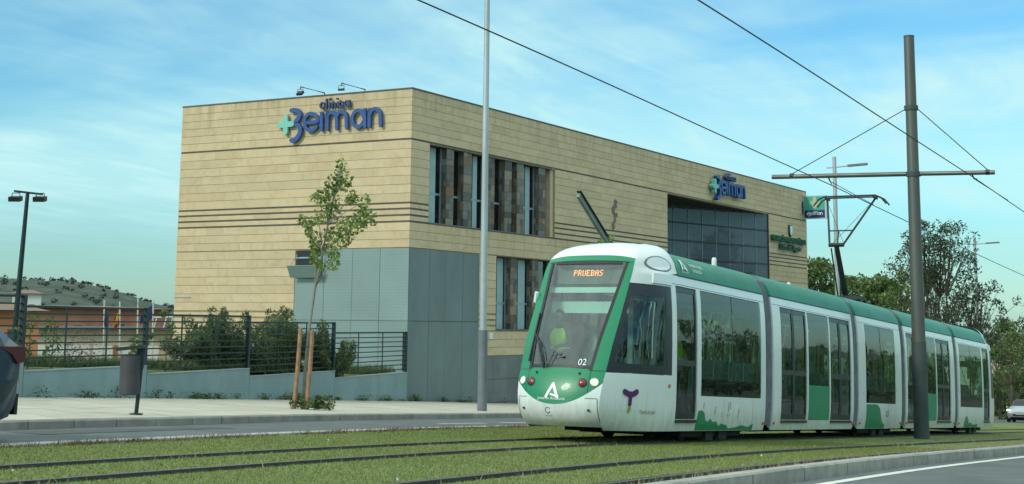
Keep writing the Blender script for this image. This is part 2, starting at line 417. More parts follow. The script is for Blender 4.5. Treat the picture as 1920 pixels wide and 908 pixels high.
def strip(name, xs, ya, yb, za, mat, ny=3, thick=.0):
    rows = []
    for x in xs:
        a, b = ya(x), yb(x)
        rows.append([(x, a + (b - a) * k / ny, za(x, a + (b - a) * k / ny)) for k in range(ny + 1)])
    o = MB().grid(rows).build(name, mat); return tag(o, kind='structure')
xs = [-40 + 1.5 * i for i in range(113)]
RY = (10.57 + 1.435, 10.57, 8.12, 8.12 - 1.435)
for a_, b_ in ((None, RY[3]), (RY[3], RY[2]), (RY[2], RY[1]), (RY[1], RY[0]), (RY[0], None)):
    strip('tram_turf_bed', xs, (lambda x: poly_y(KERB_R, x)) if a_ is None else (lambda x, q=a_: q + .225), (lambda x: poly_y(GRASS_EDGE, x)) if b_ is None else (lambda x, q=b_: q - .195), lambda x, y: G(x, y) - .012, m_turf, 3)
strip('tram_track_slab', xs, lambda x: 6.45, lambda x: 12.4, lambda x, y: G(x, y) - .085, m_rubber, 3)
strip('left_road', xs, lambda x: poly_y(GRASS_EDGE, x) + .12, lambda x: poly_y(KERB_L, x) + .05, lambda x, y: G(x, y) - .02, m_asph, 4)
strip('right_road', xs, lambda x: -14, lambda x: poly_y(KERB_R, x) - .10, lambda x, y: G(x, y) - .16, m_asph, 6)
strip('road_edge_line', xs, lambda x: poly_y(KERB_R, x) - .52, lambda x: poly_y(KERB_R, x) - .36, lambda x, y: G(x, y) - .155, m_paint, 1)
# pavement: bed sheet and the slabs laid on it
strip('pavement_bed', [x for x in xs if x > -10], lambda x: poly_y(KERB_L, x) + .1, lambda x: wall_y(x) + .02, lambda x, y: walk_z(x, y) - .03, m_gap, 6)
pv = thing('pavement', None, None, (20, 20, 0), kind='structure')
def quad_piece(name, mat, parent, pts, zf, th=.035):
    b = MB(); vs = [(x, y, zf(x, y)) for x, y in pts] + [(x, y, zf(x, y) - th) for x, y in pts]
    b.add(vs, [(0, 1, 2, 3), (0, 4, 5, 1), (1, 5, 6, 2), (2, 6, 7, 3), (3, 7, 4, 0)]); return b
slabs = []
x = 10.0
while x < 60:
    n = 5
    for k in range(n):
        def pt(xx, t):
            a = poly_y(KERB_L, xx) + .17; b = wall_y(xx) - .02; return (xx + (t - .5) * 4.0, a + (b - a) * t)
        g = .011; dx = .94
        def q(xx, t):
            X, Y = xx + (t - .5) * 3.2, 0
            a = poly_y(KERB_L, X) + .17; b = wall_y(X) - .02; return (X, a + (b - a) * t)
        pts = [q(x + g, k / n + .0016), q(x + dx - g, k / n + .0016), q(x + dx - g, (k + 1) / n - .0016), q(x + g, (k + 1) / n - .0016)]
        slabs.append(pts)
    x += .94
slabs.sort(key=lambda p: math.hypot(*p[0]) + (0 if 8 < p[0][0] < 40 else 200))
rest = MB()
for i, p in enumerate(slabs):
    dz = rng.uniform(-.002, .002)
    b = quad_piece('paving_slab', m_pave, pv, p, lambda x, y: walk_z(x, y) + dz)
    if i < 280: b.build('paving_slab', m_pave, pv, fix=False)
    else: rest.add(b.v, b.f)
tag(rest.build('paving_slab_field', m_pave, pv, fix=False), kind='stuff')

# kerbs, stone by stone
def kerb(name, label, path, x0, x1, step, w, top, bot, mat, side):
    t = thing(name, None, None, (x0, poly_y(path, x0), G(x0, poly_y(path, x0))), kind='structure')
    x = x0
    while x < x1:
        a, b = x + .008, x + step - .008; ya, yb = poly_y(path, a), poly_y(path, b); j = rng.uniform(-.006, .006)
        m = MB(); vs = []
        for xx, yy in ((a, ya), (b, yb)):
            ch = .025
            prof = [(0, bot), (0, top - ch), (side * ch, top), (side * w, top), (side * w, bot)]
            vs += [(xx, yy + d + j, G(xx, yy) + z) for d, z in prof]
        m.add(vs, [(i, (i + 1) % 5, 5 + (i + 1) % 5, 5 + i) for i in range(5)] + [(0, 1, 2, 3, 4), (5, 6, 7, 8, 9)])
        m.build('kerb_stone', mat, t); x += step
    return t
kerb('pavement_kerb', None, KERB_L, 6, 62, 1.0, .16, .115, -.2, m_kerb, 1)
kerb('tramway_kerb', None, KERB_R, 8, 78, 1.0, .20, .015, -.3, m_kerbR, 1)
# concrete edging between the turf and the far carriageway
t = thing('turf_edging', None, None, (6, 14, 0), kind='structure')
x = 6
while x < 60:
    ya, yb = poly_y(GRASS_EDGE, x), poly_y(GRASS_EDGE, x + 1)
    b = MB(); vs = []
    for xx, yy in ((x + .01, ya), (x + .99, yb)):
        for d, z in ((-.05, -.2), (-.05, .012), (.46, .0), (.46, -.2)): vs.append((xx, yy + d, G(xx, yy) + z))
    b.add(vs, [(i, (i + 1) % 4, 4 + (i + 1) % 4, 4 + i) for i in range(4)] + [(0, 1, 2, 3), (4, 5, 6, 7)])
    b.build('edging_block', m_edge, t); x += 1

# ------------------------------------------------------------------ rails
m_rail = pm('rail_steel', (.085, .075, .068), .3, 6, .5, rvar=.12, metal=.5)
RL = ('dark grooved rail farthest from the camera, running under the tram', 'dark grooved rail under the near side of the tram',
      'dark grooved rail of the empty track, the one next to the steel pole', 'dark grooved rail nearest the camera, beside the pale kerb')
for ry, lab in zip(RY, RL):
    t = thing('tram_rail', lab, 'rail', (6, ry, G(6, ry)), group='rails of the two tram tracks')
    rx = [-20 + 1.0 * i for i in range(150)]
    def ext(prof, name, mat):
        b = MB(); n = len(prof)
        vs = [(x, ry + d, G(x, ry) + z) for x in rx for d, z in prof]
        b.add(vs, [(i * n + k, i * n + (k + 1) % n, (i + 1) * n + (k + 1) % n, (i + 1) * n + k) for i in range(len(rx) - 1) for k in range(n)])
        b.build(name, mat, t)
    ext([(-.035, -.06), (-.035, .012), (.035, .012), (.035, -.06)], 'rail_head', m_rail)
    ext([(.075, -.06), (.075, .008), (.095, .008), (.095, -.06)], 'guard_lip', m_rail)
    ext([(-.20, -.09), (-.20, -.045), (-.037, -.05), (-.037, -.09)], 'rubber_strip', m_rubber)
    ext([(.097, -.09), (.097, -.05), (.23, -.045), (.23, -.09)], 'rubber_strip', m_rubber)
    ext([(.036, -.09), (.036, -.045), (.074, -.045), (.074, -.09)], 'groove_bed', m_rubber)

# ------------------------------------------------------------------ turf
def turf_points(n, x0, x1, bias):
    x = x0 + (x1 - x0) * rng.random(n) ** bias
    ya = np.array([poly_y(KERB_R, v) + .22 for v in x]); yb = np.array([poly_y(GRASS_EDGE, v) - .06 for v in x])
    y = ya + (yb - ya) * rng.random(n)
    k = np.ones(n, bool)
    for ry in RY: k &= ~((y > ry - .19) & (y < ry + .22))
    x, y = x[k], y[k]; return np.stack([x, y, Gv(x, y) - .014], 1)
o = blades('turf_grass', np.vstack([turf_points(260000, 8, 30, 1.15), turf_points(90000, 26, 70, 1.0)]), .019, .009, m_grass, lean=.6)
tag(o, 'short green turf growing between and beside the tram rails', 'grass', kind='stuff')
pts = []
for ry in RY:
    n = 2600; x = 8 + 42 * rng.random(n) ** 1.1; cl = .5 + .5 * np.sin(x * 1.7 + ry * 3) * np.sin(x * .61 + ry)
    k = rng.random(n) < .06 + .55 * np.clip(cl, 0, 1) ** 2; x = x[k]; n = len(x)
    y = ry + np.where(rng.random(n) < .5, rng.normal(-.21, .025, n), rng.normal(.24, .03, n)); pts.append(np.stack([x, y, Gv(x, y) - .02], 1))
x = 8 + 50 * rng.random(2500); y = np.array([poly_y(KERB_R, v) for v in x]) + .22 + .10 * np.abs(rng.normal(size=2500)); pts.append(np.stack([x, y, Gv(x, y) - .02], 1))
o = blades('dry_grass', np.vstack(pts), .055, .011, m_dry, lean=.5, hvar=.8); tag(o, 'straw coloured dry grass tufts along rails and kerb', 'grass', kind='stuff')
n = 26000; x = 6 + 50 * rng.random(n); cl = np.sin(x * 2.3) + np.sin(x * 5.9 + 1) + np.sin(x * .83 + 2); x = x[rng.random(n) < .45 + .18 * cl]; n = len(x); y = np.array([poly_y(GRASS_EDGE, v) for v in x]) - .12 + rng.normal(0, .08, n) + .05 * np.sin(x * 3.1)
o = blades('brown_fringe', np.stack([x, y, Gv(x, y) - .03], 1), .06, .018, m_brown, lean=.7, hvar=.8); tag(o, 'brown withered fringe along the far edge of the turf', 'grass', kind='stuff')
# scattered small white flowers in the turf
n = 26; x = 9 + 28 * rng.random(n); y = 6.8 + 7.2 * rng.random(n); m_fl = pm('white_petal', (.72, .72, .6), .1, 5, .8)
o = leaves('wild_flowers', np.stack([x, y, Gv(x, y) + .03], 1), .032, m_fl, slim=.9); tag(o, 'tiny white wild flowers dotted over the turf', 'flowers', kind='stuff')
# weeds at the foot of the garden wall
pts = []
for xx in np.concatenate([rng.uniform(23, 46, 34), rng.uniform(46, 56, 7), [29.9, 33.9, 34.1, 45.9, 46.0, 46.1, 49.3]]):
    k = int(rng.integers(25, 110)); s = rng.uniform(.06, .22); h = rng.uniform(.06, .30)
    yy = (wall_y(xx) if xx < 45.5 else 30) - .12
    px = xx + rng.normal(0, s, k); py = yy - np.abs(rng.normal(0, .07, k)); pz = np.array([walk_z(a, b) for a, b in zip(px, py)]) + h * rng.random(k) ** 1.3
    pts.append(np.stack([px, py, pz], 1))
o = leaves('wall_weeds', np.vstack(pts), .07, m_weed, slim=.4); tag(o, 'low green weeds along the foot of the grey garden wall', 'weeds', kind='stuff')
# worn painted marks and a resurfaced strip on the far carriageway
m_patch = pm('asphalt_patch', (.065, .073, .074), .2, 3, .9, bump=.3, bscale=140)
def road_mark(name, x0, x1, yf, w, mat, lab, cat):
    b = MB(); n = 8; b.grid([[(x0 + (x1 - x0) * i / n, yf(x0 + (x1 - x0) * i / n) + d, G(x0 + (x1 - x0) * i / n, yf(x0)) - .014) for d in (0, w)] for i in range(n + 1)])
    o = b.build(name, mat); tag(o, kind='structure')
road_mark('lane_marking', 27.6, 30.2, lambda x: poly_y(GRASS_EDGE, x) + 1.55, .13, m_paint, None, None)
road_mark('lane_marking', 31.2, 35.2, lambda x: poly_y(GRASS_EDGE, x) + 1.60, .16, m_paint, None, None)
road_mark('road_patch', 15.2, 19.8, lambda x: poly_y(KERB_L, x) - 1.15, .8, m_patch, None, None)
# ------------------------------------------------------------------ clinic building
def stone_material():
    m, nt, b = nodes('sandstone'); N = nt.nodes.new; L = nt.links.new
    geo = N('ShaderNodeNewGeometry'); oi = N('ShaderNodeObjectInfo')
    ad = N('ShaderNodeMath'); ad.operation = 'ADD'; L(oi.outputs['Random'], ad.inputs[0]); L(geo.outputs['Random Per Island'], ad.inputs[1])
    fr = N('ShaderNodeMath'); fr.operation = 'FRACT'; L(ad.outputs[0], fr.inputs[0])
    # each slab takes its own piece of the swirl
    off = N('ShaderNodeVectorMath'); off.operation = 'SCALE'; off.inputs[0].default_value = (17, 23, 31); L(fr.outputs[0], off.inputs['Scale'])
    av = N('ShaderNodeVectorMath'); L(geo.outputs['Position'], av.inputs[0]); L(off.outputs[0], av.inputs[1])
    n = N('ShaderNodeTexNoise'); n.inputs['Scale'].default_value = 1.1; n.inputs['Detail'].default_value = 7; n.inputs['Roughness'].default_value = .62; n.inputs['Distortion'].default_value = 2.2; L(av.outputs[0], n.inputs['Vector'])
    r = N('ShaderNodeValToRGB'); L(n.outputs[0], r.inputs[0]); e = r.color_ramp.elements
    e[0].position = .28; e[0].color = (.51, .39, .245, 1); e[1].position = .5; e[1].color = (.59, .46, .295, 1)
    q = e.new(.72); q.color = (.62, .50, .335, 1)
    mr = N('ShaderNodeMapRange'); L(fr.outputs[0], mr.inputs[0]); mr.inputs[3].default_value = .93; mr.inputs[4].default_value = 1.06
    hs = N('ShaderNodeHueSaturation'); L(r.outputs[0], hs.inputs['Color']); L(mr.outputs[0], hs.inputs['Value'])
    # a few browner slabs
    gt = N('ShaderNodeMath'); gt.operation = 'GREATER_THAN'; L(fr.outputs[0], gt.inputs[0]); gt.inputs[1].default_value = .95
    gm = N('ShaderNodeMath'); gm.operation = 'MULTIPLY'; L(gt.outputs[0], gm.inputs[0]); gm.inputs[1].default_value = .22
    mx = N('ShaderNodeMix'); mx.data_type = 'RGBA'; L(gm.outputs[0], mx.inputs[0]); L(hs.outputs[0], mx.inputs[6]); mx.inputs[7].default_value = (.36, .23, .11, 1)
    # run-off stains: below the parapet and below the window sills, ragged vertical streaks
    sp = N('ShaderNodeSeparateXYZ'); L(geo.outputs['Position'], sp.inputs[0])
    mp = N('ShaderNodeMapping'); mp.inputs['Scale'].default_value = (1.6, 1.6, .12); L(geo.outputs['Position'], mp.inputs[0])
    ns = N('ShaderNodeTexNoise'); ns.inputs['Scale'].default_value = 1.5; ns.inputs['Detail'].default_value = 7; ns.inputs['Roughness'].default_value = .7; L(mp.outputs[0], ns.inputs['Vector'])
    st = N('ShaderNodeValToRGB'); L(ns.outputs[0], st.inputs[0]); st.color_ramp.elements[0].position = .46; st.color_ramp.elements[1].position = .70
    def band(z0, z1):
        a = N('ShaderNodeMapRange'); L(sp.outputs[2], a.inputs[0]); a.inputs[1].default_value = z0; a.inputs[2].default_value = z1; a.inputs[3].default_value = 0; a.inputs[4].default_value = 1; return a.outputs[0]
    def mul(a, b_):
        k = N('ShaderNodeMath'); k.operation = 'MULTIPLY'; L(a, k.inputs[0])
        if isinstance(b_, float): k.inputs[1].default_value = b_
        else: L(b_, k.inputs[1])
        return k.outputs[0]
    top = mul(mul(band(9.5, 10.9), st.outputs[0]), .55)
    mx2 = N('ShaderNodeMix'); mx2.data_type = 'RGBA'; L(top, mx2.inputs[0]); L(mx.outputs[2], mx2.inputs[6]); mx2.inputs[7].default_value = (.16, .125, .075, 1)
    # rust under the sills of the long front
    sill = mul(mul(band(4.6, 5.8), st.outputs[0]), band(5.85, 5.75)); front = N('ShaderNodeMath'); front.operation = 'GREATER_THAN'; L(sp.outputs[0], front.inputs[0]); front.inputs[1].default_value = 46.6
    rust = mul(mul(sill, front.outputs[0]), .7)
    mx3 = N('ShaderNodeMix'); mx3.data_type = 'RGBA'; L(rust, mx3.inputs[0]); L(mx2.outputs[2], mx3.inputs[6]); mx3.inputs[7].default_value = (.34, .20, .07, 1)
    L(mx3.outputs[2], b.inputs['Base Color']); b.inputs['Roughness'].default_value = .9; b.inputs['Specular IOR Level'].default_value = .25
    bp = N('ShaderNodeBump'); bp.inputs['Strength'].default_value = .25; bp.inputs['Distance'].default_value = .02
    nb = N('ShaderNodeTexNoise'); nb.inputs['Scale'].default_value = 22; nb.inputs['Detail'].default_value = 5; L(geo.outputs['Position'], nb.inputs['Vector']); L(nb.outputs[0], bp.inputs['Height']); L(bp.outputs[0], b.inputs['Normal'])
    return m
m_stone = stone_material()
m_joint = pm('stone_joint', (.33, .255, .16), .2, 3, .95)
m_groove = pm('groove_metal', (.05, .05, .05), .2, 3, .8)
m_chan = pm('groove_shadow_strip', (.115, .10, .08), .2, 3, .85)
m_base = pm('grey_base_stone', (.155, .17, .172), .18, .9, .85, bump=.2, bscale=25, per=.06, dirt=.4, dirtc=(.10, .105, .105))
m_frame = pm('window_frame', (.27, .36, .40), .1, 3, .45, metal=.3)
m_wglass = glass('clinic_glass', (.34, .42, .45), .10, .015)
m_cglass = glass('curtain_wall_glass', (.60, .70, .74), .05, .02, film=(.15, .19, .23))
m_cblind = pm('blue_grey_blind', (.30, .37, .42), .12, .25, .9)
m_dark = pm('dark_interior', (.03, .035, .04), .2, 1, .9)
m_blind = pm('frosted_panel', (.30, .42, .45), .08, 2, .8)
m_cope = pm('parapet_coping', (.10, .09, .075), .2, 2, .7)
m_roof = pm('roof_gravel', (.25, .24, .22), .2, 4, .95)
def slate_material():
    m, nt, b = nodes('slate'); N = nt.nodes.new; L = nt.links.new
    geo = N('ShaderNodeNewGeometry'); oi = N('ShaderNodeObjectInfo')
    ad = N('ShaderNodeMath'); ad.operation = 'ADD'; L(oi.outputs['Random'], ad.inputs[0]); L(geo.outputs['Random Per Island'], ad.inputs[1])
    fr = N('ShaderNodeMath'); fr.operation = 'FRACT'; L(ad.outputs[0], fr.inputs[0])
    r = N('ShaderNodeValToRGB'); r.color_ramp.interpolation = 'CONSTANT'; L(fr.outputs[0], r.inputs[0]); e = r.color_ramp.elements
    cols = [(.095, .092, .082), (.125, .088, .058), (.17, .145, .11), (.09, .062, .046), (.155, .145, .12), (.165, .105, .060), (.062, .060, .056), (.23, .19, .135), (.13, .125, .105)]
    e[0].color = (*cols[0], 1); e[1].position = 1 / 9; e[1].color = (*cols[1], 1)
    for i in range(2, 9): q = e.new(i / 9); q.color = (*cols[i], 1)
    n = N('ShaderNodeTexNoise'); n.inputs['Scale'].default_value = 6; n.inputs['Detail'].default_value = 7; L(geo.outputs['Position'], n.inputs['Vector'])
    mr = N('ShaderNodeMapRange'); L(n.outputs[0], mr.inputs[0]); mr.inputs[3].default_value = .65; mr.inputs[4].default_value = 1.35
    hs = N('ShaderNodeHueSaturation'); L(r.outputs[0], hs.inputs['Color']); L(mr.outputs[0], hs.inputs['Value']); L(hs.outputs[0], b.inputs['Base Color'])
    b.inputs['Roughness'].default_value = .6
    bp = N('ShaderNodeBump'); bp.inputs['Strength'].default_value = .5; bp.inputs['Distance'].default_value = .03; L(n.outputs[0], bp.inputs['Height']); L(bp.outputs[0], b.inputs['Normal'])
    return m
m_slate = slate_material()
def perforated_material():
    m, nt, b = nodes('perforated_metal'); N = nt.nodes.new; L = nt.links.new
    geo = N('ShaderNodeNewGeometry'); sp = N('ShaderNodeSeparateXYZ'); L(geo.outputs['Position'], sp.inputs[0])
    # staggered round holes 11 cm apart
    def mth(op, a, b_=None):
        k = N('ShaderNodeMath'); k.operation = op
        for i, v in enumerate((a, b_)):
            if v is None: continue
            if isinstance(v, (int, float)): k.inputs[i].default_value = v
            else: L(v, k.inputs[i])
        return k.outputs[0]
    s = mth('ADD', sp.outputs[0], sp.outputs[1]); a = mth('MULTIPLY', s, 9.0); z = mth('MULTIPLY', sp.outputs[2], 9.0)
    p = mth('ADD', a, z); q = mth('SUBTRACT', a, z)
    d = mth('MULTIPLY', mth('SINE', mth('MULTIPLY', p, PI)), mth('SINE', mth('MULTIPLY', q, PI)))
    hole = mth('GREATER_THAN', d, .38)
    n = N('ShaderNodeTexNoise'); n.inputs['Scale'].default_value = .7; n.inputs['Detail'].default_value = 6; L(geo.outputs['Position'], n.inputs['Vector'])
    oi = N('ShaderNodeObjectInfo')
    mr = N('ShaderNodeMapRange'); L(n.outputs[0], mr.inputs[0]); mr.inputs[3].default_value = .85; mr.inputs[4].default_value = 1.15
    m2 = N('ShaderNodeMapRange'); L(oi.outputs['Random'], m2.inputs[0]); m2.inputs[3].default_value = .95; m2.inputs[4].default_value = 1.05
    hs = N('ShaderNodeHueSaturation'); hs.inputs['Color'].default_value = (.22, .30, .30, 1); L(mth('MULTIPLY', mr.outputs[0], m2.outputs[0]), hs.inputs['Value'])
    mx = N('ShaderNodeMix'); mx.data_type = 'RGBA'; L(mth('MULTIPLY', hole, .20), mx.inputs[0]); L(hs.outputs[0], mx.inputs[6]); mx.inputs[7].default_value = (.05, .06, .065, 1)
    L(mx.outputs[2], b.inputs['Base Color']); b.inputs['Roughness'].default_value = .62; b.inputs['Metallic'].default_value = .15
    return m
m_perf = perforated_material()
m_plate = pm('grey_metal_plate', (.155, .20, .20), .14, .8, .6, rvar=.12, metal=.15, per=.05, dirt=.35, dirtc=(.12, .135, .14), stretch=(1, 1, .4))

BX, BY, BX2, BY2, BT = 45.54, 30.0, 93.05, 41.45, 10.85
bld = thing('clinic_building', 'sandstone clad clinic with grey metal corner and slate finned windows', 'building', (BX, BY, -1))
GRV = [8.89, 6.47, 6.25, 6.01, 5.77]
ENT = (69.9, 85.6)             # entrance recess on the long front
UW = (46.85, 57.0, 5.81, 8.83); LW = (52.08, 62.5, 1.77, 4.77)
# courses: (z0, z1, groove above?)
def courses(z0, z1, n): return [(z0 + (z1 - z0) * i / n, z0 + (z1 - z0) * (i + 1) / n) for i in range(n)]
CUP = courses(8.92, 10.80, 6) + courses(6.50, 8.86, 7) + [(6.28, 6.44), (6.04, 6.22), (5.80, 5.98)] + courses(4.80, 5.74, 3)
CLO = courses(2.41, 4.77, 7) + [(2.18, 2.35), (1.95, 2.12), (1.72, 1.89)] + courses(.72, 1.69, 3)
CLB = courses(-1.2, .70, 6)
TH = .03
# core walls behind the cladding
wl = MB(); wl.box(BX + TH, BX + .35, BY + TH, BY2, -1.6, 10.78)
end_wall = wl.build('end_wall', m_joint, bld)
wf = MB(); y0, y1 = BY + TH, BY + .35
def wallrect(x0, x1, z0, z1): wf.box(x0, x1, y0, y1, z0, z1)
wallrect(BX + .36, BX2, UW[3], 10.78); wallrect(BX + .36, UW[0], UW[2], UW[3]); wallrect(UW[1] + .27, ENT[0], UW[2], UW[3]); wallrect(ENT[1], BX2, UW[2], UW[3])
wallrect(BX + .36, ENT[0], LW[3], UW[2]); wallrect(ENT[1], BX2, -4, UW[2])
wallrect(50.7, LW[0], LW[2], LW[3]); wallrect(LW[1], ENT[0], LW[2], LW[3]); wallrect(50.7, ENT[0], -3.0, LW[2])
front_wall = wf.build('front_wall', m_joint, bld)
back = MB(); back.box(BX2 - .3, BX2, BY + .36, BY2, -4, 10.7).box(BX + .36, BX2, BY2 - .3, BY2, -4, 10.7)
back.build('rear_wall', m_stone, bld)
MB().box(BX + .3, BX2 - .02, BY + .3, BY2 - .3, 10.0, 10.2).build('roof', m_roof, bld)
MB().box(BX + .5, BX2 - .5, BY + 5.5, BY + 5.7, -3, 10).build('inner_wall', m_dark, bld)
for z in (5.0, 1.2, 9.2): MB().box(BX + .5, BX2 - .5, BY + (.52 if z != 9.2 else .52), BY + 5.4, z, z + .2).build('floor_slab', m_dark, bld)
cp = MB(); cp.box(BX - .015, BX + .4, BY - .015, BY2 + .015, 10.80, 10.86).box(BX + .4, BX2 + .015, BY - .015, BY + .4, 10.80, 10.86)
cp.build('parapet_coping', m_cope, bld)
# slabs
def rows(cs, a, b, holes=()):
    res = []
    for z0, z1 in cs:
        segs = [(a, b)]
        for h0, h1, hz0, hz1 in holes:
            if z1 > hz0 + .02 and z0 < hz1 - .02:
                segs = [s for g in segs for s in ((g[0], min(g[1], h0)), (max(g[0], h1), g[1])) if s[1] - s[0] > .05]
        for s0, s1 in segs:
            p = s0; 
            while p < s1 - .01:
                L_ = random.choice((.9, 1.2, 1.5, 1.8, 2.1, 2.4)); e = p + L_
                if s1 - e < .4: e = s1
                res.append((p + .0015, e - .0015, z0 + .007, z1 - .007)); p = e
    return res
jit = lambda: random.uniform(-.004, .004)
LS = rows(CUP, BY, BY2) + rows(CLO + CLB, 35.32, BY2)
boxesL = []
for a, b, z0, z1 in LS:
    j = jit(); boxesL.append((BX + j, BX + TH, a, b, z0, z1))
pieces('stone_slab', m_stone, end_wall, boxesL, 290, 'stone_slab_field')
holes = [(UW[0], UW[1] + .27, UW[2], UW[3]), (ENT[0], ENT[1], -5, UW[3]), (LW[0], LW[1], LW[2], LW[3])]
FS = rows(CUP, BX + .031, BX2, holes) + rows([c for c in CLO if c[0] > .69], 50.72, BX2, holes)
boxesF = []
for a, b, z0, z1 in FS:
    j = jit() * .35; boxesF.append((a, b, BY + j, BY + TH, z0, z1))
pieces('stone_slab', m_stone, front_wall, boxesF, 290, 'stone_slab_field')
# groove strips (dark channel behind)
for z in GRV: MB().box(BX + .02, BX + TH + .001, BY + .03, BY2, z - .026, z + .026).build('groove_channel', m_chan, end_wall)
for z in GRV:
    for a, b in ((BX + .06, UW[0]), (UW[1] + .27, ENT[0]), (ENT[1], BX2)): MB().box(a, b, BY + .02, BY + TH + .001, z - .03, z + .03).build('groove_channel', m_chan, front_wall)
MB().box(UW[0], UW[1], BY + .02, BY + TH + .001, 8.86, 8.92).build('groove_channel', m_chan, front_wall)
# grey stone base under the long front
gb = []
x = 50.74
while x < 72:
    for z0, z1 in ((-.22, .68), (-1.15, -.24), (-2.3, -1.17)): gb.append((x + .004, x + 1.19, BY - .01, BY + .029, z0, z1))
    x += 1.2
for b in gb: piece('base_slab', m_base, front_wall, *b)
# grey metal corner: perforated sheets on the end wall, plain plates on the long front
cb = MB(); cb.box(BX + .05, BX + .3, BY + .05, 35.28, -1.4, 4.76); core = cb.build('corner_frame', m_dark, bld)
ys = [BY, 31.3, 32.57, 33.9, 35.3]
for i in range(4):
    a, b = ys[i] + .008, ys[i + 1] - .008
    for z0, z1 in ((2.08, 4.77 if i < 3 else 3.66), (-1.3, 2.06)): piece('perforated_sheet', m_perf, core, BX - .004 * (i % 2), BX + .02, a, b, z0, z1)
xsj = [BX + .022, 46.98, 48.17, 49.44, 50.68]
for i in range(4):
    for z0, z1 in ((2.08, 4.77), (-1.6, 2.06)): piece('metal_plate', m_plate, core, xsj[i] + .007, xsj[i + 1] - .007, BY - .003 * (i % 2), BY + .03, z0, z1)
MB().box(BX + .3, 50.7, BY + .03, BY + .3, -1.6, 4.77).build('plate_backing', m_groove, core)
# slot window above the perforated sheets with its sheet tilted outwards
hop = MB(); hop.box(BX + .015, BX + .05, 33.92, 35.28, 3.68, 4.76); hop.build('slot_window', m_dark, bld)
fr = MB(); fr.box(BX - .01, BX + .04, 33.92, 35.28, 4.44, 4.50).box(BX - .012, BX + .04, 33.9, 33.96, 3.68, 4.76); fr.build('slot_frame', m_frame, bld)
fl = MB(); fl.add([(BX - .02, 33.93, 3.66), (BX - .02, 35.27, 3.66), (BX - .62, 35.27, 4.12), (BX - .62, 33.93, 4.12), (BX - .02, 33.93, 3.69), (BX - .02, 35.27, 3.69), (BX - .62, 35.27, 4.15), (BX - .62, 33.93, 4.15)],
       [(0, 1, 2, 3), (4, 5, 6, 7), (0, 1, 5, 4), (1, 2, 6, 5), (2, 3, 7, 6), (3, 0, 4, 7)])
fl = MB(); fl.bar((BX - .40, 33.93, 3.92), (BX - .40, 35.30, 3.92), .03, .52, up=(-.55, 0, 1)); fl.build('tilted_sheet', m_perf, bld)
for y in (34.0, 35.2): MB().bar((BX, y, 4.6), (BX - .5, y, 4.1), .02, .02).build('sheet_stay', m_frame, bld)

# ---- finned window bands
def finned(name, x0, x1, z0, z1, fins, mulls, blinds, ztr, label):
    wd = thing(name, None, None, (x0, BY, z0)); wd.parent = bld; wd.location = Vector((x0, BY, z0)) - ORG[bld]
    yg = BY + .34
    rv = MB(); rv.box(x0 - .002, x0 + .03, BY + .031, yg + .06, z0, z1)
    rv.build('reveal', m_frame, wd)
    rv = MB(); rv.box(x1, x1 + .27, BY + .10, yg + .06, z0, z1); rv.build('reveal', m_stone, wd)
    MB().box(x0 + .03, x1, BY + .031, yg + .1, z1 - .02, z1 + .05).build('lintel', m_groove, wd)
    MB().box(x0 - .02, x1 + .27, BY - .02, yg + .1, z0 - .03, z0 + .004).build('sill', m_base, wd)
    ed = [x0 + .03] + mulls + [x1]
    for a, b in zip(ed, ed[1:]):
        for q0, q1 in ((z0 + .01, ztr - .04), (ztr + .04, z1 - .03)): MB().box(a + .035, b - .035, yg, yg + .012, q0, q1).build('pane', m_wglass, wd)
    for x in mulls: MB().box(x - .04, x + .04, yg - .03, yg + .04, z0 + .004, z1 - .02).build('mullion', m_frame, wd)
    MB().box(x0 + .03, x1, yg - .025, yg + .035, ztr - .04, ztr + .04).build('transom', m_frame, wd)
    for a, b in blinds: MB().box(a, b, yg - .02, yg - .004, z0 + .02, z1 - .05).build('frosted_panel', m_blind, wd)
    return wd
def fin_tiles(a, b, z0, z1):
    """slate tiles on the front and the two flanks of one fin"""
    res = []; w = b - a
    cols = 2 if w > .45 else 1
    z = z0
    while z < z1 - .05:
        h = random.choice((.24, .30, .36)); e = min(z1, z + h)
        if z1 - e < .12: e = z1
        sp = a + w * random.choice((.4, .5, .6))
        j = random.uniform(-.008, .008)
        if random.random() < .35: res.append((a, b - .004, BY + .07 + j, BY + .10, z + .004, e - .004))
        else: res += [(a, sp - .004, BY + .07 + j, BY + .10, z + .004, e - .004), (sp, b - .004, BY + .07 - j, BY + .10, z + .004, e - .004)]
        m_ = BY + .10 + .22 * random.choice((.4, .5, .6))
        res += [(a - .0 , a + .022 , BY + .101, m_ - .004, z + .004, e - .004), (a - .006, a + .022, m_, BY + .325, z + .004, e - .004)]
        z = e
    return res
fins_u = [(48.2, 48.75), (49.5, 50.13), (51.41, 51.98), (52.83, 53.43), (53.91, 54.48), (55.86, 56.46)]
fins_l = [(53.42, 53.95), (55.32, 55.88), (57.2, 57.75), (59.0, 59.55), (60.8, 61.35)]
finned('finned_window', UW[0], UW[1], UW[2], UW[3], fins_u, [48.18, 49.55, 51.38, 52.87, 53.75, 55.85], [(47.36, 47.78), (50.62, 50.96), (55.06, 55.46)], 6.98, None)
finned('finned_window', LW[0], LW[1], LW[2], LW[3], fins_l, [53.40, 55.36, 57.2, 59.0, 60.8], [(52.70, 53.2), (54.5, 55.1)], 2.85, None)
for i, (a, b) in enumerate(fins_u + fins_l):
    z0, z1 = (UW[2], UW[3]) if i < 6 else (LW[2], LW[3])
    fn = MB().box(a + .023, b - .002, BY + .101, BY + .325, z0 + .004, z1 - .021).build('slate_fin', m_slate, bld)
    if i < 8:
        for t in fin_tiles(a, b, z0 + .006, z1 - .022): piece('slate_tile', m_slate, fn, *t)
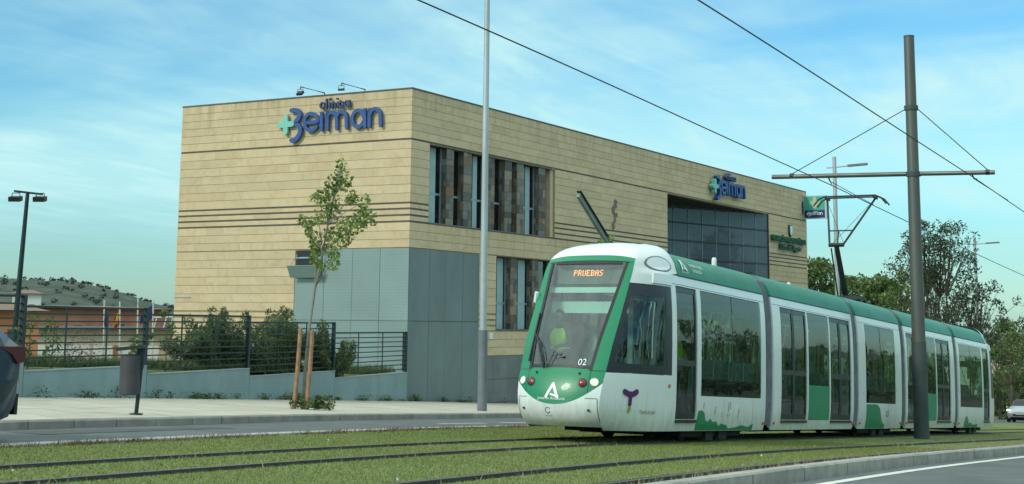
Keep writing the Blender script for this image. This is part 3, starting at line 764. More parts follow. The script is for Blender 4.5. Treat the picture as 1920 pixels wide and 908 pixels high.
# ---- glazed entrance set at an angle in its recess
ent = thing('glazed_entrance', None, None, (ENT[0], BY, 0)); ent.parent = bld; ent.location = Vector((ENT[0], BY, 0)) - ORG[bld]
pa, pb = Vector((85.6, 30.06, 0)), Vector((69.9, 34.06, 0)); dirv = (pb - pa).normalized(); L_ = (pb - pa).length
zr = [-2.6, -.3, 1.7, 3.75, 4.77, 5.79, 6.80, 7.82, 8.86]; zr = [-2.0, 0.2, 2.2, 3.7, 4.75, 5.78, 6.80, 7.82, 8.86]
nrm = Vector((-dirv.y, dirv.x, 0))
if nrm.y > 0: nrm = -nrm
k = 0; d = 0.0; ds = []
while d < L_: ds.append(d); d += 1.365
ds.append(L_)
for i in range(len(ds) - 1):
    for z0, z1 in zip(zr, zr[1:]):
        p = pa + dirv * (ds[i] + .025); q = pa + dirv * (ds[i + 1] - .025)
        b = MB(); vs = [Vector((v.x, v.y, z)) + nrm * o_ for o_ in (0, -.015) for v, z in ((p, z0 + .03), (q, z0 + .03), (q, z1 - .03), (p, z1 - .03))]
        tl = random.uniform(-.006, .006); vs[2] += nrm * tl; vs[6] += nrm * tl
        b.add(vs, [(0, 1, 2, 3), (7, 6, 5, 4), (0, 4, 5, 1), (1, 5, 6, 2), (2, 6, 7, 3), (3, 7, 4, 0)]).build('pane', m_cglass, ent)
for z in zr: MB().bar(pa + Vector((0, 0, z)) + nrm * .02, pb + Vector((0, 0, z)) + nrm * .02, .05, .07).build('transom', m_groove, ent)
for d in ds:
    p = pa + dirv * d + nrm * .01; MB().bar(p + Vector((0, 0, -2)), p + Vector((0, 0, 8.86)), .04, .035, up=dirv).build('mullion', m_frame, ent)
MB().add([(ENT[0] - .2, BY + .35, 8.84), (ENT[1], BY + .35, 8.84), (ENT[1], BY + 4.4, 8.84), (ENT[0] - .2, BY + 4.4, 8.84)], [(0, 1, 2, 3)]).build('soffit', m_groove, ent)
MB().box(ENT[1] - .05, ENT[1] - .01, BY + .0, BY + .35, -2, 8.8).box(ENT[0] - .2, ENT[0] - .01, BY + .36, BY + 4.6, -3, 8.83).build('side_reveal', m_groove, ent)
for i in range(len(ds) - 1):
    MB().bar(pa + dirv * (ds[i] + .02) - nrm * .30 + Vector((0, 0, 3.4)), pa + dirv * (ds[i + 1] - .02) - nrm * .30 + Vector((0, 0, 3.4)), .02, 10.8).build('blind', m_cblind, ent)
# decorative graphic on the cladding, built as a thin grey relief
pch = [(63.25, 6.5), (63.5, 6.62), (63.42, 6.85), (63.62, 6.95), (63.60, 7.15), (63.8, 7.2), (63.72, 7.38), (63.45, 7.35), (63.5, 7.55), (63.72, 7.62), (63.66, 7.8), (63.82, 7.92), (63.4, 8.02), (63.38, 7.75), (63.12, 7.6), (63.15, 7.3), (63.36, 7.22), (63.38, 6.98), (63.1, 6.78)]
MB().prism([(a, b) for a, b in pch], lambda a, b, d: (a, BY - d, b), .006, .016).build('relief_graphic', pm('graphic_grey', (.17, .145, .12), .3, 6, .95), front_wall)
MB().box(BX - .02, BX + .01, BY2 - .9, BY2 + .02, 2.93, 2.96).build('drip_spout', m_frame, bld)

MB().box(51.55, 51.82, BY - .03, BY - .008, 1.38, 1.64).build('notice_plate', pm('notice_white', (.7, .72, .7), .04, 3, .5), front_wall)
# ---- lettering of the clinic
STROKES = {'cross': [(0.4, 10.06), (0.41, 9.45)], 'cross2': [(0.1, 9.74), (0.72, 9.76)], 'three': [(0.68, 10.3), (0.95, 10.28), (1.08, 10.13), (1.03, 9.96), (0.89, 9.79), (1.08, 9.64), (1.14, 9.43), (1.02, 9.21), (0.83, 9.09), (0.73, 9.1)], 'e': [(1.47, 9.76), (1.97, 9.79), (1.93, 9.96), (1.73, 10.1), (1.51, 10.09), (1.35, 9.91), (1.36, 9.68), (1.49, 9.49), (1.69, 9.44), (1.85, 9.5), (1.93, 9.58)], 'i': [(2.16, 10.09), (2.18, 9.45)], 'm1': [(2.45, 10.12), (2.46, 9.45)], 'm2': [(2.46, 9.96), (2.56, 10.08), (2.73, 10.08), (2.88, 9.93), (2.92, 9.45)], 'm3': [(2.89, 9.93), (3.01, 10.08), (3.18, 10.08), (3.34, 9.95), (3.39, 9.45)], 'a': [(4.2, 9.8), (4.11, 10.01), (3.9, 10.1), (3.72, 10.01), (3.64, 9.8), (3.7, 9.59), (3.87, 9.46), (4.07, 9.51), (4.2, 9.68)], 'a2': [(4.22, 10.1), (4.25, 9.46)], 'n1': [(4.44, 10.08), (4.45, 9.47)], 'n2': [(4.45, 9.89), (4.56, 10.07), (4.75, 10.11), (4.9, 10.0), (4.95, 9.83), (4.97, 9.46)], 'c_c': [(2.28, 10.46), (2.18, 10.52), (2.09, 10.43), (2.12, 10.33), (2.21, 10.29), (2.3, 10.34)], 'c_l': [(2.38, 10.64), (2.4, 10.3)], 'c_i': [(2.55, 10.47), (2.56, 10.3)], 'c_acc': [(2.52, 10.61), (2.58, 10.65)], 'c_n1': [(2.67, 10.47), (2.68, 10.29)], 'c_n2': [(2.68, 10.42), (2.74, 10.48), (2.81, 10.44), (2.82, 10.3)], 'c_i2': [(2.93, 10.48), (2.94, 10.3)], 'c_dot': [(2.88, 10.62), (2.91, 10.63)], 'c_c2': [(3.17, 10.45), (3.08, 10.51), (3.0, 10.42), (3.03, 10.32), (3.11, 10.29), (3.19, 10.32)], 'c_a': [(3.46, 10.42), (3.36, 10.51), (3.27, 10.43), (3.3, 10.33), (3.38, 10.29), (3.47, 10.36)], 'c_a2': [(3.48, 10.51), (3.5, 10.29)]}
GLYPHS = [('cross', ['cross', 'cross2']), ('letter', ['three']), ('letter', ['e']), ('letter', ['i']), ('letter', ['m1', 'm2', 'm3']), ('letter', ['a', 'a2']), ('letter', ['n1', 'n2']),
          ('small_letter', ['c_c']), ('small_letter', ['c_l']), ('small_letter', ['c_i', 'c_acc']), ('small_letter', ['c_n1', 'c_n2']), ('small_letter', ['c_i2', 'c_dot']), ('small_letter', ['c_c2']), ('small_letter', ['c_a', 'c_a2'])]
m_blue = pm('sign_blue', (.020, .075, .26), .08, 3, .45)
m_navy = pm('sign_navy', (.016, .05, .16), .08, 3, .5)
m_mint = pm('sign_mint', (.20, .52, .44), .06, 3, .5)
m_side = pm('sign_side', (.012, .035, .12), .1, 3, .6)
def wordmark(parent, to3, d0, d1, sc=1.0, mats=None, wmul=1.0):
    for nm, ks in GLYPHS:
        b = MB()
        for i, k in enumerate(ks):
            w = (.225 if nm == 'cross' else .185 if k == 'three' else .145 if nm == 'letter' else .062) * sc * wmul
            dd = .0012 * i * (1 if sc > .5 else .3)
            ribbon(b, [(a * sc, (z - 9.7) * sc) for a, z in STROKES[k]], w, to3, d0, d1 + dd)
        mt = (mats or {'cross': m_mint, 'letter': m_blue, 'small_letter': m_navy})[nm]
        b.build(nm, mt, parent)
s1 = thing('clinic_wall_sign', 'blue clinic lettering with mint cross on the sunlit end wall', 'sign', (BX, 33.8, 9.7), group='clinic name signs')
wordmark(s1, lambda a, b, d: (BX - d, 36.3 - a, 9.7 + b), .07, .17)
st = MB()
for k_, (a, z) in enumerate([(.4, 9.6), (1.0, 10.2), (1.0, 9.3), (1.6, 9.5), (2.17, 9.7), (2.9, 9.7), (3.7, 9.7), (4.24, 9.8), (4.45, 9.8), (4.95, 9.7), (2.4, 10.4), (3.45, 10.4)]): st.box(BX - .08, BX + .01, 36.3 - a - .02, 36.3 - a + .02, z - .02, z + .02)
st.build('standoff', m_frame, s1)
s2 = thing('clinic_wall_sign', 'blue clinic lettering with mint cross above the recessed glazed entrance', 'sign', (78.2, BY, 9.7), group='clinic name signs')
wordmark(s2, lambda a, b, d: (75.6 + a * 1.03, BY - d, 9.68 + b), .10, .32)
st = MB()
for a, z in [(.4, 9.6), (1.0, 10.2), (1.0, 9.3), (1.6, 9.5), (2.17, 9.7), (2.9, 9.7), (3.7, 9.7), (4.24, 9.8), (4.45, 9.8), (4.95, 9.7), (2.4, 10.4), (3.45, 10.4)]: st.box(75.6 + a - .02, 75.6 + a + .02, BY - .11, BY + .01, z - .02, z + .02)
st.build('standoff', m_frame, s2)
# box sign standing out from the far end of the front
bs = thing('projecting_box_sign', 'square mint and navy box sign jutting from the far building corner', 'sign', (92.5, BY, 9.8))
MB().box(92.42, 92.70, 28.47, 29.98, 9.0, 10.54).build('case', pm('sign_case', (.55, .60, .60), .05, 2, .5), bs)
MB().box(92.40, 92.418, 28.55, 29.92, 9.56, 10.47).build('mint_face', pm('box_mint', (.045, .36, .27), .06, 2, .4), bs)
MB().box(92.40, 92.418, 28.55, 29.92, 9.06, 9.555).build('navy_face', pm('box_navy', (.008, .022, .13), .06, 2, .4), bs)
m_beige = pm('sign_beige', (.42, .46, .30), .08, 5, .6)
cr = [(-.12, .40), (.10, .40), (.10, .14), (.36, .12), (.30, -.02), (.12, -.20), (.06, -.38), (-.06, -.38), (-.14, -.20), (-.36, -.02), (-.34, .12), (-.12, .14)]
MB().prism(cr, lambda a, b, d: (92.40 - d, 29.22 - a, 10.02 + b), .0, .012).build('cross', m_beige, bs)
m_wht = pm('sign_white', (.72, .76, .78), .04, 2, .5)
wordmark(bs, lambda a, b, d: (92.40 - d, 29.78 - a, 9.31 + b), .0, .012, .215, {'cross': m_wht, 'letter': m_wht, 'small_letter': m_wht}, 1.0)
MB().box(92.44, 92.6, 29.98, 30.06, 9.3, 9.42).box(92.44, 92.6, 29.98, 30.06, 10.1, 10.22).build('bracket', m_groove, bs)
MB().box(92.1, 92.2, 29.9, 30.05, 9.3, 10.1).build('mounting_plate', m_groove, bs)
# green lettering near the far end
m_gl = pm('letter_green', (.012, .11, .065), .1, 3, .5)
s3 = thing('federation_sign', 'two lines of raised green lettering near the far corner', 'sign', (89.4, BY, 7.2))
text_mesh('lettering', 'FEDERACIÓN ANDALUZA FÚTBOL', .50, m_gl, s3, plane_matrix((85.75, BY - .14, 7.26), (1, 0, 0), (0, 0, 1)), .09, 'LEFT', .83)
text_mesh('lettering', 'Clínica del Deporte', .50, m_gl, s3, plane_matrix((87.2, BY - .14, 6.80), (1, 0, 0), (0, 0, 1)), .09, 'LEFT', 1.0)
s4 = thing('shield_emblem', 'small pale shield with dark rim above the green lettering', 'emblem', (89.5, BY, 7.9))
sh = [(-.28, .36), (.28, .36), (.28, -.05), (.2, -.25), (0, -.40), (-.2, -.25), (-.28, -.05)]
MB().prism(sh, lambda a, b, d: (89.5 + a, BY - d, 8.05 + b), .01, .13).build('rim', m_gl, s4)
MB().prism([(a * .8, b * .82) for a, b in sh], lambda a, b, d: (89.5 + a, BY - d, 8.05 + b), .131, .145).build('field', m_wht, s4)
# roof-edge floodlights aimed back at the sign
m_black = pm('black_metal', (.018, .02, .022), .2, 4, .5, metal=.3)
def sign_lamp(y, tilt, lab):
    t = thing('sign_floodlight', lab, 'lamp', (BX, y, 10.86), group='floodlights on arms over the end wall sign')
    MB().tube([(BX + .3, y, 10.86), (BX + .3, y, 10.98), (BX - 1.25, y, 11.0), (BX - 1.27, y, 10.90)], .024, 6).build('arm', m_black, t)
    MB().tube([(BX - 1.27, y - .13, 10.78), (BX - 1.27, y - .13, 10.90), (BX - 1.27, y + .13, 10.90), (BX - 1.27, y + .13, 10.78)], .012, 5).build('bracket', m_black, t)
    c = Vector((BX - 1.27, y, 10.75)); d = Vector((math.cos(tilt), 0, -math.sin(tilt)))
    MB().bar(c - d * .04, c + d * .05, .26, .20 if tilt > .5 else .07).build('lamp_head', m_black, t)
sign_lamp(34.35, rad(50), 'black floodlight hanging from a roof arm left of the clinic sign')
sign_lamp(32.40, rad(5), 'slimmer black floodlight on a roof arm above the small lettering')
# ------------------------------------------------------------------ tram (local frame: u back from the nose, v across, w up from the rail)
m_white = pm('tram_white', (.70, .74, .72), .03, 1.2, .3, rvar=.08, coat=.3, dirt=.16, dirtc=(.45, .47, .43))
def add_grime(m, c=(.26, .25, .21), amount=.5):
    nt = m.node_tree; N = nt.nodes.new; L = nt.links.new; b = nt.nodes['Principled BSDF']; src = b.inputs['Base Color'].links[0].from_socket
    tc = N('ShaderNodeTexCoord'); sp = N('ShaderNodeSeparateXYZ'); L(tc.outputs['Object'], sp.inputs[0])
    mp = N('ShaderNodeMapping'); mp.inputs['Scale'].default_value = (5, 5, .9); L(tc.outputs['Object'], mp.inputs[0])
    n = N('ShaderNodeTexNoise'); n.inputs['Scale'].default_value = 1.8; n.inputs['Detail'].default_value = 8; n.inputs['Roughness'].default_value = .7; L(mp.outputs[0], n.inputs['Vector'])
    a = N('ShaderNodeMapRange'); L(sp.outputs[2], a.inputs[0]); a.inputs[1].default_value = .95; a.inputs[2].default_value = .2; a.inputs[3].default_value = -.18; a.inputs[4].default_value = .30
    s = N('ShaderNodeMath'); s.operation = 'ADD'; L(n.outputs[0], s.inputs[0]); L(a.outputs[0], s.inputs[1])
    r = N('ShaderNodeMapRange'); L(s.outputs[0], r.inputs[0]); r.inputs[1].default_value = .48; r.inputs[2].default_value = .95; r.inputs[3].default_value = 0; r.inputs[4].default_value = amount
    mx = N('ShaderNodeMix'); mx.data_type = 'RGBA'; L(r.outputs[0], mx.inputs[0]); L(src, mx.inputs[6]); mx.inputs[7].default_value = (*c, 1); L(mx.outputs[2], b.inputs['Base Color'])
add_grime(m_white)
m_green = pm('tram_green', (.002, .205, .090), .10, 1.2, .38, rvar=.06, coat=.12)
m_rgreen = pm('tram_roof_green', (.004, .19, .105), .12, .8, .48, rvar=.08, coat=.06, spec=.35, dirt=.2, dirtc=(.03, .22, .14))
m_bellow = pm('gangway_grey', (.19, .20, .225), .25, 5, .8)
m_trim = pm('tram_black_trim', (.014, .016, .020), .2, 3, .35)
m_tglass = glass('tram_glass', (.50, .74, .68), .03, .012, dust_haze=.015)
m_sglass = glass('cab_side_glass', (.45, .60, .55), .03, .012, dust_haze=.015)
m_wshield = glass('windshield_glass', (.68, .92, .83), .10, .012, dust_haze=.12)  # diffuse coat raised here to paint a pale haze over the windshield
m_inner = pm('tram_interior', (.30, .34, .32), .1, 2, .7)
m_ceil = pm('tram_ceiling', (.55, .66, .62), .05, 2, .6)
m_floor = pm('tram_floor', (.06, .065, .07), .1, 4, .8)
m_seat = pm('tram_seat', (.03, .13, .085), .2, 4, .6)
m_seatg = pm('seat_shell_grey', (.33, .36, .36), .1, 4, .5)
m_pole_y = pm('grab_pole', (.42, .28, .06), .1, 4, .35)
m_under = pm('underframe_black', (.012, .012, .013), .2, 4, .8)
m_wheel = pm('wheel_steel', (.07, .065, .06), .3, 6, .5, metal=.7)
m_lampw = pm('headlight_glow', (.7, .6, .42), emit=(1.0, .80, .48), estr=.42, rough=.2)
m_lampr = pm('tail_lens_red', (.25, .008, .015), .1, 5, .2, coat=.5)
m_amber = pm('amber_lens', (.55, .15, .05), .1, 5, .3)
m_chrome = pm('lamp_reflector', (.55, .55, .52), .05, 5, .25, metal=.8)
m_led = pm('led_amber', (.6, .25, .08), emit=(1.0, .30, .10), estr=1.3)
m_purple = pm('logo_purple', (.085, .012, .10), .05, 3, .4)
m_lime = pm('logo_lime', (.30, .34, .04), .05, 3, .4)
m_decal = pm('decal_white', (.78, .80, .78), .03, 3, .4)
m_dgrey = pm('decal_grey', (.16, .18, .18), .1, 3, .5)

TR = thing('tram', 'white and green articulated five section tram on grassed track', 'tram', (21.38, 11.287, 0.114))
TR.rotation_euler = (0, math.atan(.0526), 0); ORG[TR] = Vector((0, 0, 0))
LEN = 31.25
def lerp_tab(tab, x):
    if x <= tab[0][0]: return tab[0][1]
    for (a, b), (c, d) in zip(tab, tab[1:]):
        if x <= c: return b + (d - b) * (x - a) / (c - a)
    return tab[-1][1]
HT = [(.20, 1.13), (.32, 1.165), (.6, 1.19), (1.0, 1.20), (1.7, 1.20), (2.2, 1.19), (2.55, 1.17), (2.76, 1.145), (2.90, 1.12), (3.0, 1.085), (3.1, 1.05), (3.2, 1.0), (3.3, .93), (3.38, .84), (3.44, .72), (3.48, .50), (3.49, .0)]
H = lambda w: lerp_tab(HT, w)
def body_patch(mb, u0, u1, w0, w1, side, t=.035, off=0.0, nw=None):
    nw = nw or max(1, int((w1 - w0) / .22) + 1)
    ws = [w0 + (w1 - w0) * i / nw for i in range(nw + 1)]
    rows = [[(u, side * (H(w) + off), w) for u in (u0, u1)] for w in ws]
    if t < .009: mb.grid(rows)
    else: mb.shell(rows, -t, flip=(side > 0))
    return mb
WT, WB, DB, SK = 2.72, .82, .40, .20
class Sub:
    pass
def car(u0, u1, openings, roof=True, name='car_body'):
    """one passenger section: white shell with the openings cut out, panes, doors, roof cover"""
    b = MB()
    for s in (-1, 1):
        body_patch(b, u0, u1, WT, 2.90, s, nw=2)
        p = u0
        for k, a, c in openings:
            zb = WB if k == 'window' else DB
            body_patch(b, p, a, SK, WT, s); body_patch(b, a, c, SK, zb, s); p = c
        body_patch(b, p, u1, SK, WT, s)
    # roof panel under the green cover and the end bulkheads' rims
    for u in (u0, u1):
        us = u + (.05 if u == u0 else -.05)
        for s in (-1, 1):
            rows = [[(u, s * H(w), w), (us, s * (H(w) - .0), w)] for w in (SK, .6, 1.0, 1.7, 2.2, 2.55, 2.76, 2.9)]
        ring = [(H(w), w) for w in (SK, .32, .6, 1.0, 1.7, 2.2, 2.55, 2.76, 2.9)]
        inn = [(x - .16, max(.34, min(2.78, w))) for x, w in ring]
        for s in (-1, 1):
            vs = [(u + (.006 if u == u0 else -.006), s * x, w) for x, w in ring] + [(u + (.006 if u == u0 else -.006), s * x, w) for x, w in inn]; n = len(ring)
            b.add(vs, [(i, i + 1, n + i + 1, n + i) for i in range(n - 1)])
    h9 = H(2.90); b.add([(u0, -h9, 2.90), (u1, -h9, 2.90), (u1, h9, 2.90), (u0, h9, 2.90)], [(0, 1, 2, 3)])
    body = b.build(name, m_white, TR, smooth=True)
    for k, a, c in openings:
        for s in (-1, 1):
            if k == 'window':
                g = MB(); body_patch(g, a + .012, c - .012, WB + .012, WT - .012, s, .008, -.008); g.build('window', m_tglass, body, smooth=True)
                g = MB(); body_patch(g, a + .012, c - .012, WB + .012, WB + .30, s, .004, -.018); g.build('window_lower_band', m_trim, body)
                mid = (a + c) / 2; g = MB(); body_patch(g, mid - .018, mid + .018, WB + .3, WT - .01, s, .006, -.004); g.build('window_joint', m_trim, body)
            elif k == 'panel':
                g = MB(); body_patch(g, a + .012, c - .012, 1.15, WT - .012, s, .008, -.008); g.build('window', m_tglass, body, smooth=True)
                g = MB(); body_patch(g, a + .01, c - .01, DB + .01, 1.15, s, .02, -.004); g.build('green_panel', m_green, body, smooth=True)
            else:
                leaves_ = [(a, c)] if c - a < 1.2 else [(a, (a + c) / 2), ((a + c) / 2, c)]
                for q0, q1 in leaves_:
                    g = MB()
                    for x0, x1, z0, z1 in ((q0 + .01, q0 + .075, DB + .01, WT - .01), (q1 - .075, q1 - .01, DB + .01, WT - .01), (q0 + .075, q1 - .075, DB + .01, DB + .12), (q0 + .075, q1 - .075, WT - .10, WT - .01), (q0 + .075, q1 - .075, 1.33, 1.43)):
                        body_patch(g, x0, x1, z0, z1, s, .03, -.022)
                    d = g.build('door', m_trim, body)
                    g = MB(); body_patch(g, q0 + .07, q1 - .07, DB + .11, WT - .09, s, .008, -.034); g.build('door_glass', m_tglass, d, smooth=True) if False else g.build('door_glass', m_tglass, body, smooth=True)
                g = MB(); body_patch(g, a + .02, c - .02, DB - .055, DB - .005, s, .04, .022, nw=1); g.build('door_step', m_trim, body)
    return body
def roof_cover(u0, u1, body, mat=None, rim=True):
    rows = []
    us = [u0, u0 + .02, u0 + .10, u0 + .2] + [u0 + .2 + (u1 - u0 - .4) * i / 6 for i in range(1, 6)] + [u1 - .2, u1 - .10, u1 - .02, u1]
    ws = [2.915, 3.0, 3.1, 3.2, 3.28, 3.34, 3.38, 3.40]
    RH = [(2.915, 1.135), (3.0, 1.11), (3.1, 1.065), (3.2, .99), (3.28, .89), (3.34, .76), (3.38, .55), (3.40, 0.0)]
    prof = [(-lerp_tab(RH, w), w) for w in ws] + [(lerp_tab(RH, w), w) for w in reversed(ws[:-1])]
    for i, u in enumerate(us):
        k = .93 if i in (0, len(us) - 1) else .975 if i in (1, len(us) - 2) else 1.0
        rows.append([(u, v * (k + .02 if k < 1 else 1), 2.915 + (w - 2.915) * k) for v, w in prof])
    b = MB().grid(rows); n = len(prof)
    b.add(rows[0], [tuple(range(n))]); b.add(rows[-1], [tuple(range(n))])
    c = b.build('roof_cover', mat or m_rgreen, body, smooth=True)
    g = MB()
    for s in (-1, 1): g.box(u0 + .01, u1 - .01, min(s * 1.10, s * 1.128), max(s * 1.10, s * 1.128), 2.896, 2.917)
    g.build('roof_seam', m_trim, body); return c
mir = lambda seq: [(k, LEN - c, LEN - a) for k, a, c in reversed(seq)]
op1 = [('door', 2.43, 3.39), ('window', 3.57, 6.76)]
op2 = [('door', 7.98, 9.70), ('panel', 9.78, 11.30), ('door', 11.38, 13.02)]
op3 = [('window', 14.25, 17.0)]
b1 = car(2.215, 7.02, op1); roof_cover(2.60, 7.02, b1)
b2 = car(7.49, 13.20, op2); roof_cover(7.47, 13.22, b2)
b3 = car(13.65, 17.60, op3); roof_cover(13.63, 17.62, b3)
b4 = car(18.05, 23.76, mir(op2)); roof_cover(18.03, 23.78, b4)
b5 = car(24.23, 29.035, mir(op1)); roof_cover(24.21, 28.65, b5)
# gangways with folded bellows
for a, c in ((7.02, 7.49), (13.20, 13.65), (17.60, 18.05), (23.76, 24.23)):
    rows = []; n = 12
    for i in range(n + 1):
        u = a - .03 + (c - a + .06) * i / n; k = 1.0 if i % 2 else .93
        pr = [(H(w) - .035, w) for w in (.30, .6, 1.0, 1.7, 2.2, 2.6, 2.85, 3.0, 3.15, 3.25)]
        ring = [(-x * k, w) for x, w in pr] + [(x * k, w) for x, w in reversed(pr)]
        rows.append([(u, v, w if w < 3 else 3.0 + (w - 3.0) * k) for v, w in ring + ring[:1]])
    MB().grid(rows).build('gangway_bellows', m_bellow, TR)
# cab nose, one at each end
UC = [(.20, .40), (.27, .28), (.36, .17), (.48, .11), (.62, .09), (.8, .11), (1.0, .17), (1.2, .27), (1.6, .44), (2.0, .66), (2.5, .94), (2.9, 1.16), (3.05, 1.25), (3.17, 1.35), (3.26, 1.47), (3.34, 1.63), (3.41, 1.86), (3.45, 2.06), (3.48, 2.30)]
AC = [(.2, .20), (1.2, .16), (3.0, .13), (3.48, .18)]
VF = [(.20, .68), (.4, .73), (.6, .755), (1.0, .79), (1.5, .82), (2.0, .84), (2.9, .85), (3.1, .83), (3.2, .79), (3.3, .73), (3.4, .60), (3.48, .40)]
uc = lambda w: lerp_tab(UC, w); ac = lambda w: lerp_tab(AC, w); vf = lambda w: lerp_tab(VF, w)
def Pf(v, w, off=0.0):
    """front face of the cab"""
    f = vf(w); x = min(1.0, abs(v) / f); return (uc(w) + ac(w) * x ** 2.4 - off, v, w)
UE = 2.215
def Ps(t, w, side, ue=UE, off=0.0):
    u0 = uc(w) + ac(w); f = vf(w); h = H(w); u = u0 + (max(ue, u0 + .05) - u0) * t
    return (u - off * .3 * (1 - t), side * (f + (h - f) * (1 - (1 - t) ** 2.0) + off), w)
def wl_levels(a, b, n): return [a + (b - a) * i / n for i in range(n + 1)]
def nose(flip):
    X = (lambda p: p) if not flip else (lambda p: (LEN - p[0], -p[1], p[2]))
    body = b5 if flip else b1
    def patch(vfun, wa, wb, n, m, mat, name, t, smooth=True, off=0.0, parent=None, va=None):
        """front patch between two height curves wa(x), wb(x), x = -1..1 across"""
        rows = []
        for j in range(m + 1):
            r = []
            for i in range(n + 1):
                x = -1 + 2 * i / n
                w0, w1 = wa(x), wb(x); w = w0 + (w1 - w0) * j / m
                lo, hi = vfun(w); v = lo + (hi - lo) * (x + 1) / 2
                r.append(X(Pf(v, w, off)))
            rows.append(r)
        b = MB(); b.grid(rows) if t < .009 else b.shell(rows, t)
        return b.build(name, mat, parent or TR, smooth=smooth)
    fullw = lambda w: (-vf(w), vf(w))
    smile = lambda x: .60 + .36 * abs(x) ** 2.2
    wsb = lambda x: 1.20 - .04 * abs(x) ** 2
    wst = lambda x: 3.06 - .03 * abs(x) ** 3
    wsv = lambda w: .59 + .165 * max(0, min(1, (w - 1.15) / 1.9))
    WSV = lambda w: (-wsv(w), wsv(w))
    bumper = patch(fullw, lambda x: .25, smile, 24, 8, m_white, 'front_bumper', .02)
    mask = patch(fullw, lambda x: smile(x) + .002, lambda x: wsb(x) - .002, 24, 6, m_green, 'front_mask', .02)
    for s in (-1, 1):
        rows = []
        for j in range(15):
            w = wsb(1) + (wst(1) - wsb(1)) * j / 14; a, c = wsv(w), vf(w)
            rows.append([X(Pf(s * (a + (c - a) * k / 4), w, .004)) for k in range(5)])
        MB().shell(rows, .02 * s).build('mask_pillar', m_green, mask, smooth=True)
    patch(fullw, lambda x: wst(x) + .004, lambda x: 3.16 - .06 * abs(x) ** 4, 24, 3, m_green, 'mask_brow', .02, parent=mask)
    patch(WSV, lambda x: wsb(x) + .005, wst, 24, 20, m_wshield, 'windshield', .006, off=-.012, parent=mask)
    # dark ceramic border of the windshield
    rows_all = MB()
    for s in (-1, 1):
        rows = []
        for j in range(15):
            w = wsb(1) + (wst(1) - wsb(1)) * j / 14; a = wsv(w)
            rows.append([X(Pf(s * (a - q), w, .0)) for q in (.055, .0)])
        rows_all.shell(rows, .004 * -s)
    for wa in (wsb(.6) + .01, wst(.6) - .055):
        rows_all.shell([[X(Pf(-wsv(2) * .97 + 2 * wsv(2) * .97 * i / 12, wa + d, .0)) for i in range(13)] for d in (0, .05)], .004)
    rows_all.build('windshield_border', m_trim, mask)
    # roof cap in front of the green cover: front part and sides
    cb_ = MB(); rows = []
    for j in range(11):
        r = []
        for i in range(25):
            x = -1 + 2 * i / 24; w0 = 3.162 - .06 * abs(x) ** 4; w = w0 + (3.48 - w0) * j / 10; r.append(X(Pf(vf(w) * x, w)))
        rows.append(r)
    cb_.grid(rows)
    for s in (-1, 1):
        lv = wl_levels(2.67, 3.102, 8) + wl_levels(3.102, 3.48, 10)[1:]
        cb_.grid([[X(Ps(i / 14, w, s, UE if w < 2.92 else UE + .40)) for i in range(15)] for w in lv])
    cap = cb_.build('cab_roof', m_white, TR, smooth=True, sharp=75)
    for s in (-1, 1):
        # lower side, window side, roof flank
        for (w0, w1, n, mat, nm, off, par) in ((.20, 1.14, 8, m_white, 'cab_side', 0, None), (1.15, 2.66, 12, m_sglass, 'cab_side_window', -.006, body)):
            rows = []
            for w in wl_levels(w0, w1, n):
                ue = UE if w < 2.92 else UE + .40
                rows.append([X(Ps(i / 14, w, s, ue, off)) for i in range(15)])
            o = (MB().grid(rows) if nm == 'cab_side_window' else MB().shell(rows, .02 * s)).build(nm, mat, par or TR, smooth=True)
        # black frame of the side window
        fb = MB()
        for ta, tb, wa, wb in ((.0, .07, 1.15, 2.66), (.80, 1.0, 1.15, 2.66), (.07, .80, 1.15, 1.30), (.07, .80, 2.46, 2.66)):
            rows = [[X(Ps(ta + (tb - ta) * i / 6, w, s, UE, .002)) for i in range(7)] for w in wl_levels(wa, wb, 6)]
            fb.shell(rows, .006 * s)
        fb.build('side_window_frame', m_trim, body)
        # roof flank hatch
        c0 = []
        for k in range(24):
            a = 2 * PI * k / 24; c0.append((.53 + .36 * math.cos(a) * (1.0 if math.cos(a) < 0 else .85), 3.06 + .15 * math.sin(a) * (1 if math.sin(a) > 0 else .85)))
        ht = MB(); n = len(c0)
        vs = [X(Ps(a, w, s, UE + .40, .012)) for a, w in c0]; vs2 = [X(Ps(.53 + (a - .53) * .88, 3.06 + (w - 3.06) * .85, s, UE + .40, .016)) for a, w in c0]
        ht.add(vs + vs2, [(i, (i + 1) % n, n + (i + 1) % n, n + i) for i in range(n)]); ht.build('hatch_seal', m_bellow, cap)
        MB().add(vs2, [tuple(range(n))]).build('hatch', m_white, cap)
        # ledge under the hatch
        rows = [[X(Ps(t_, w, s, UE + .02, .030)) for t_ in (.42, .6, .8, 1.0)] for w in (2.70, 2.76, 2.84, 2.88)]
        MB().shell(rows, .05 * s).build('roof_ledge', m_white, cap)
    MB().add([X((2.28, -.5, 3.475)), X((2.62, -.5, 3.475)), X((2.62, .5, 3.475)), X((2.28, .5, 3.475))], [(0, 1, 2, 3)]).build('cab_roof_top', m_white, cap)
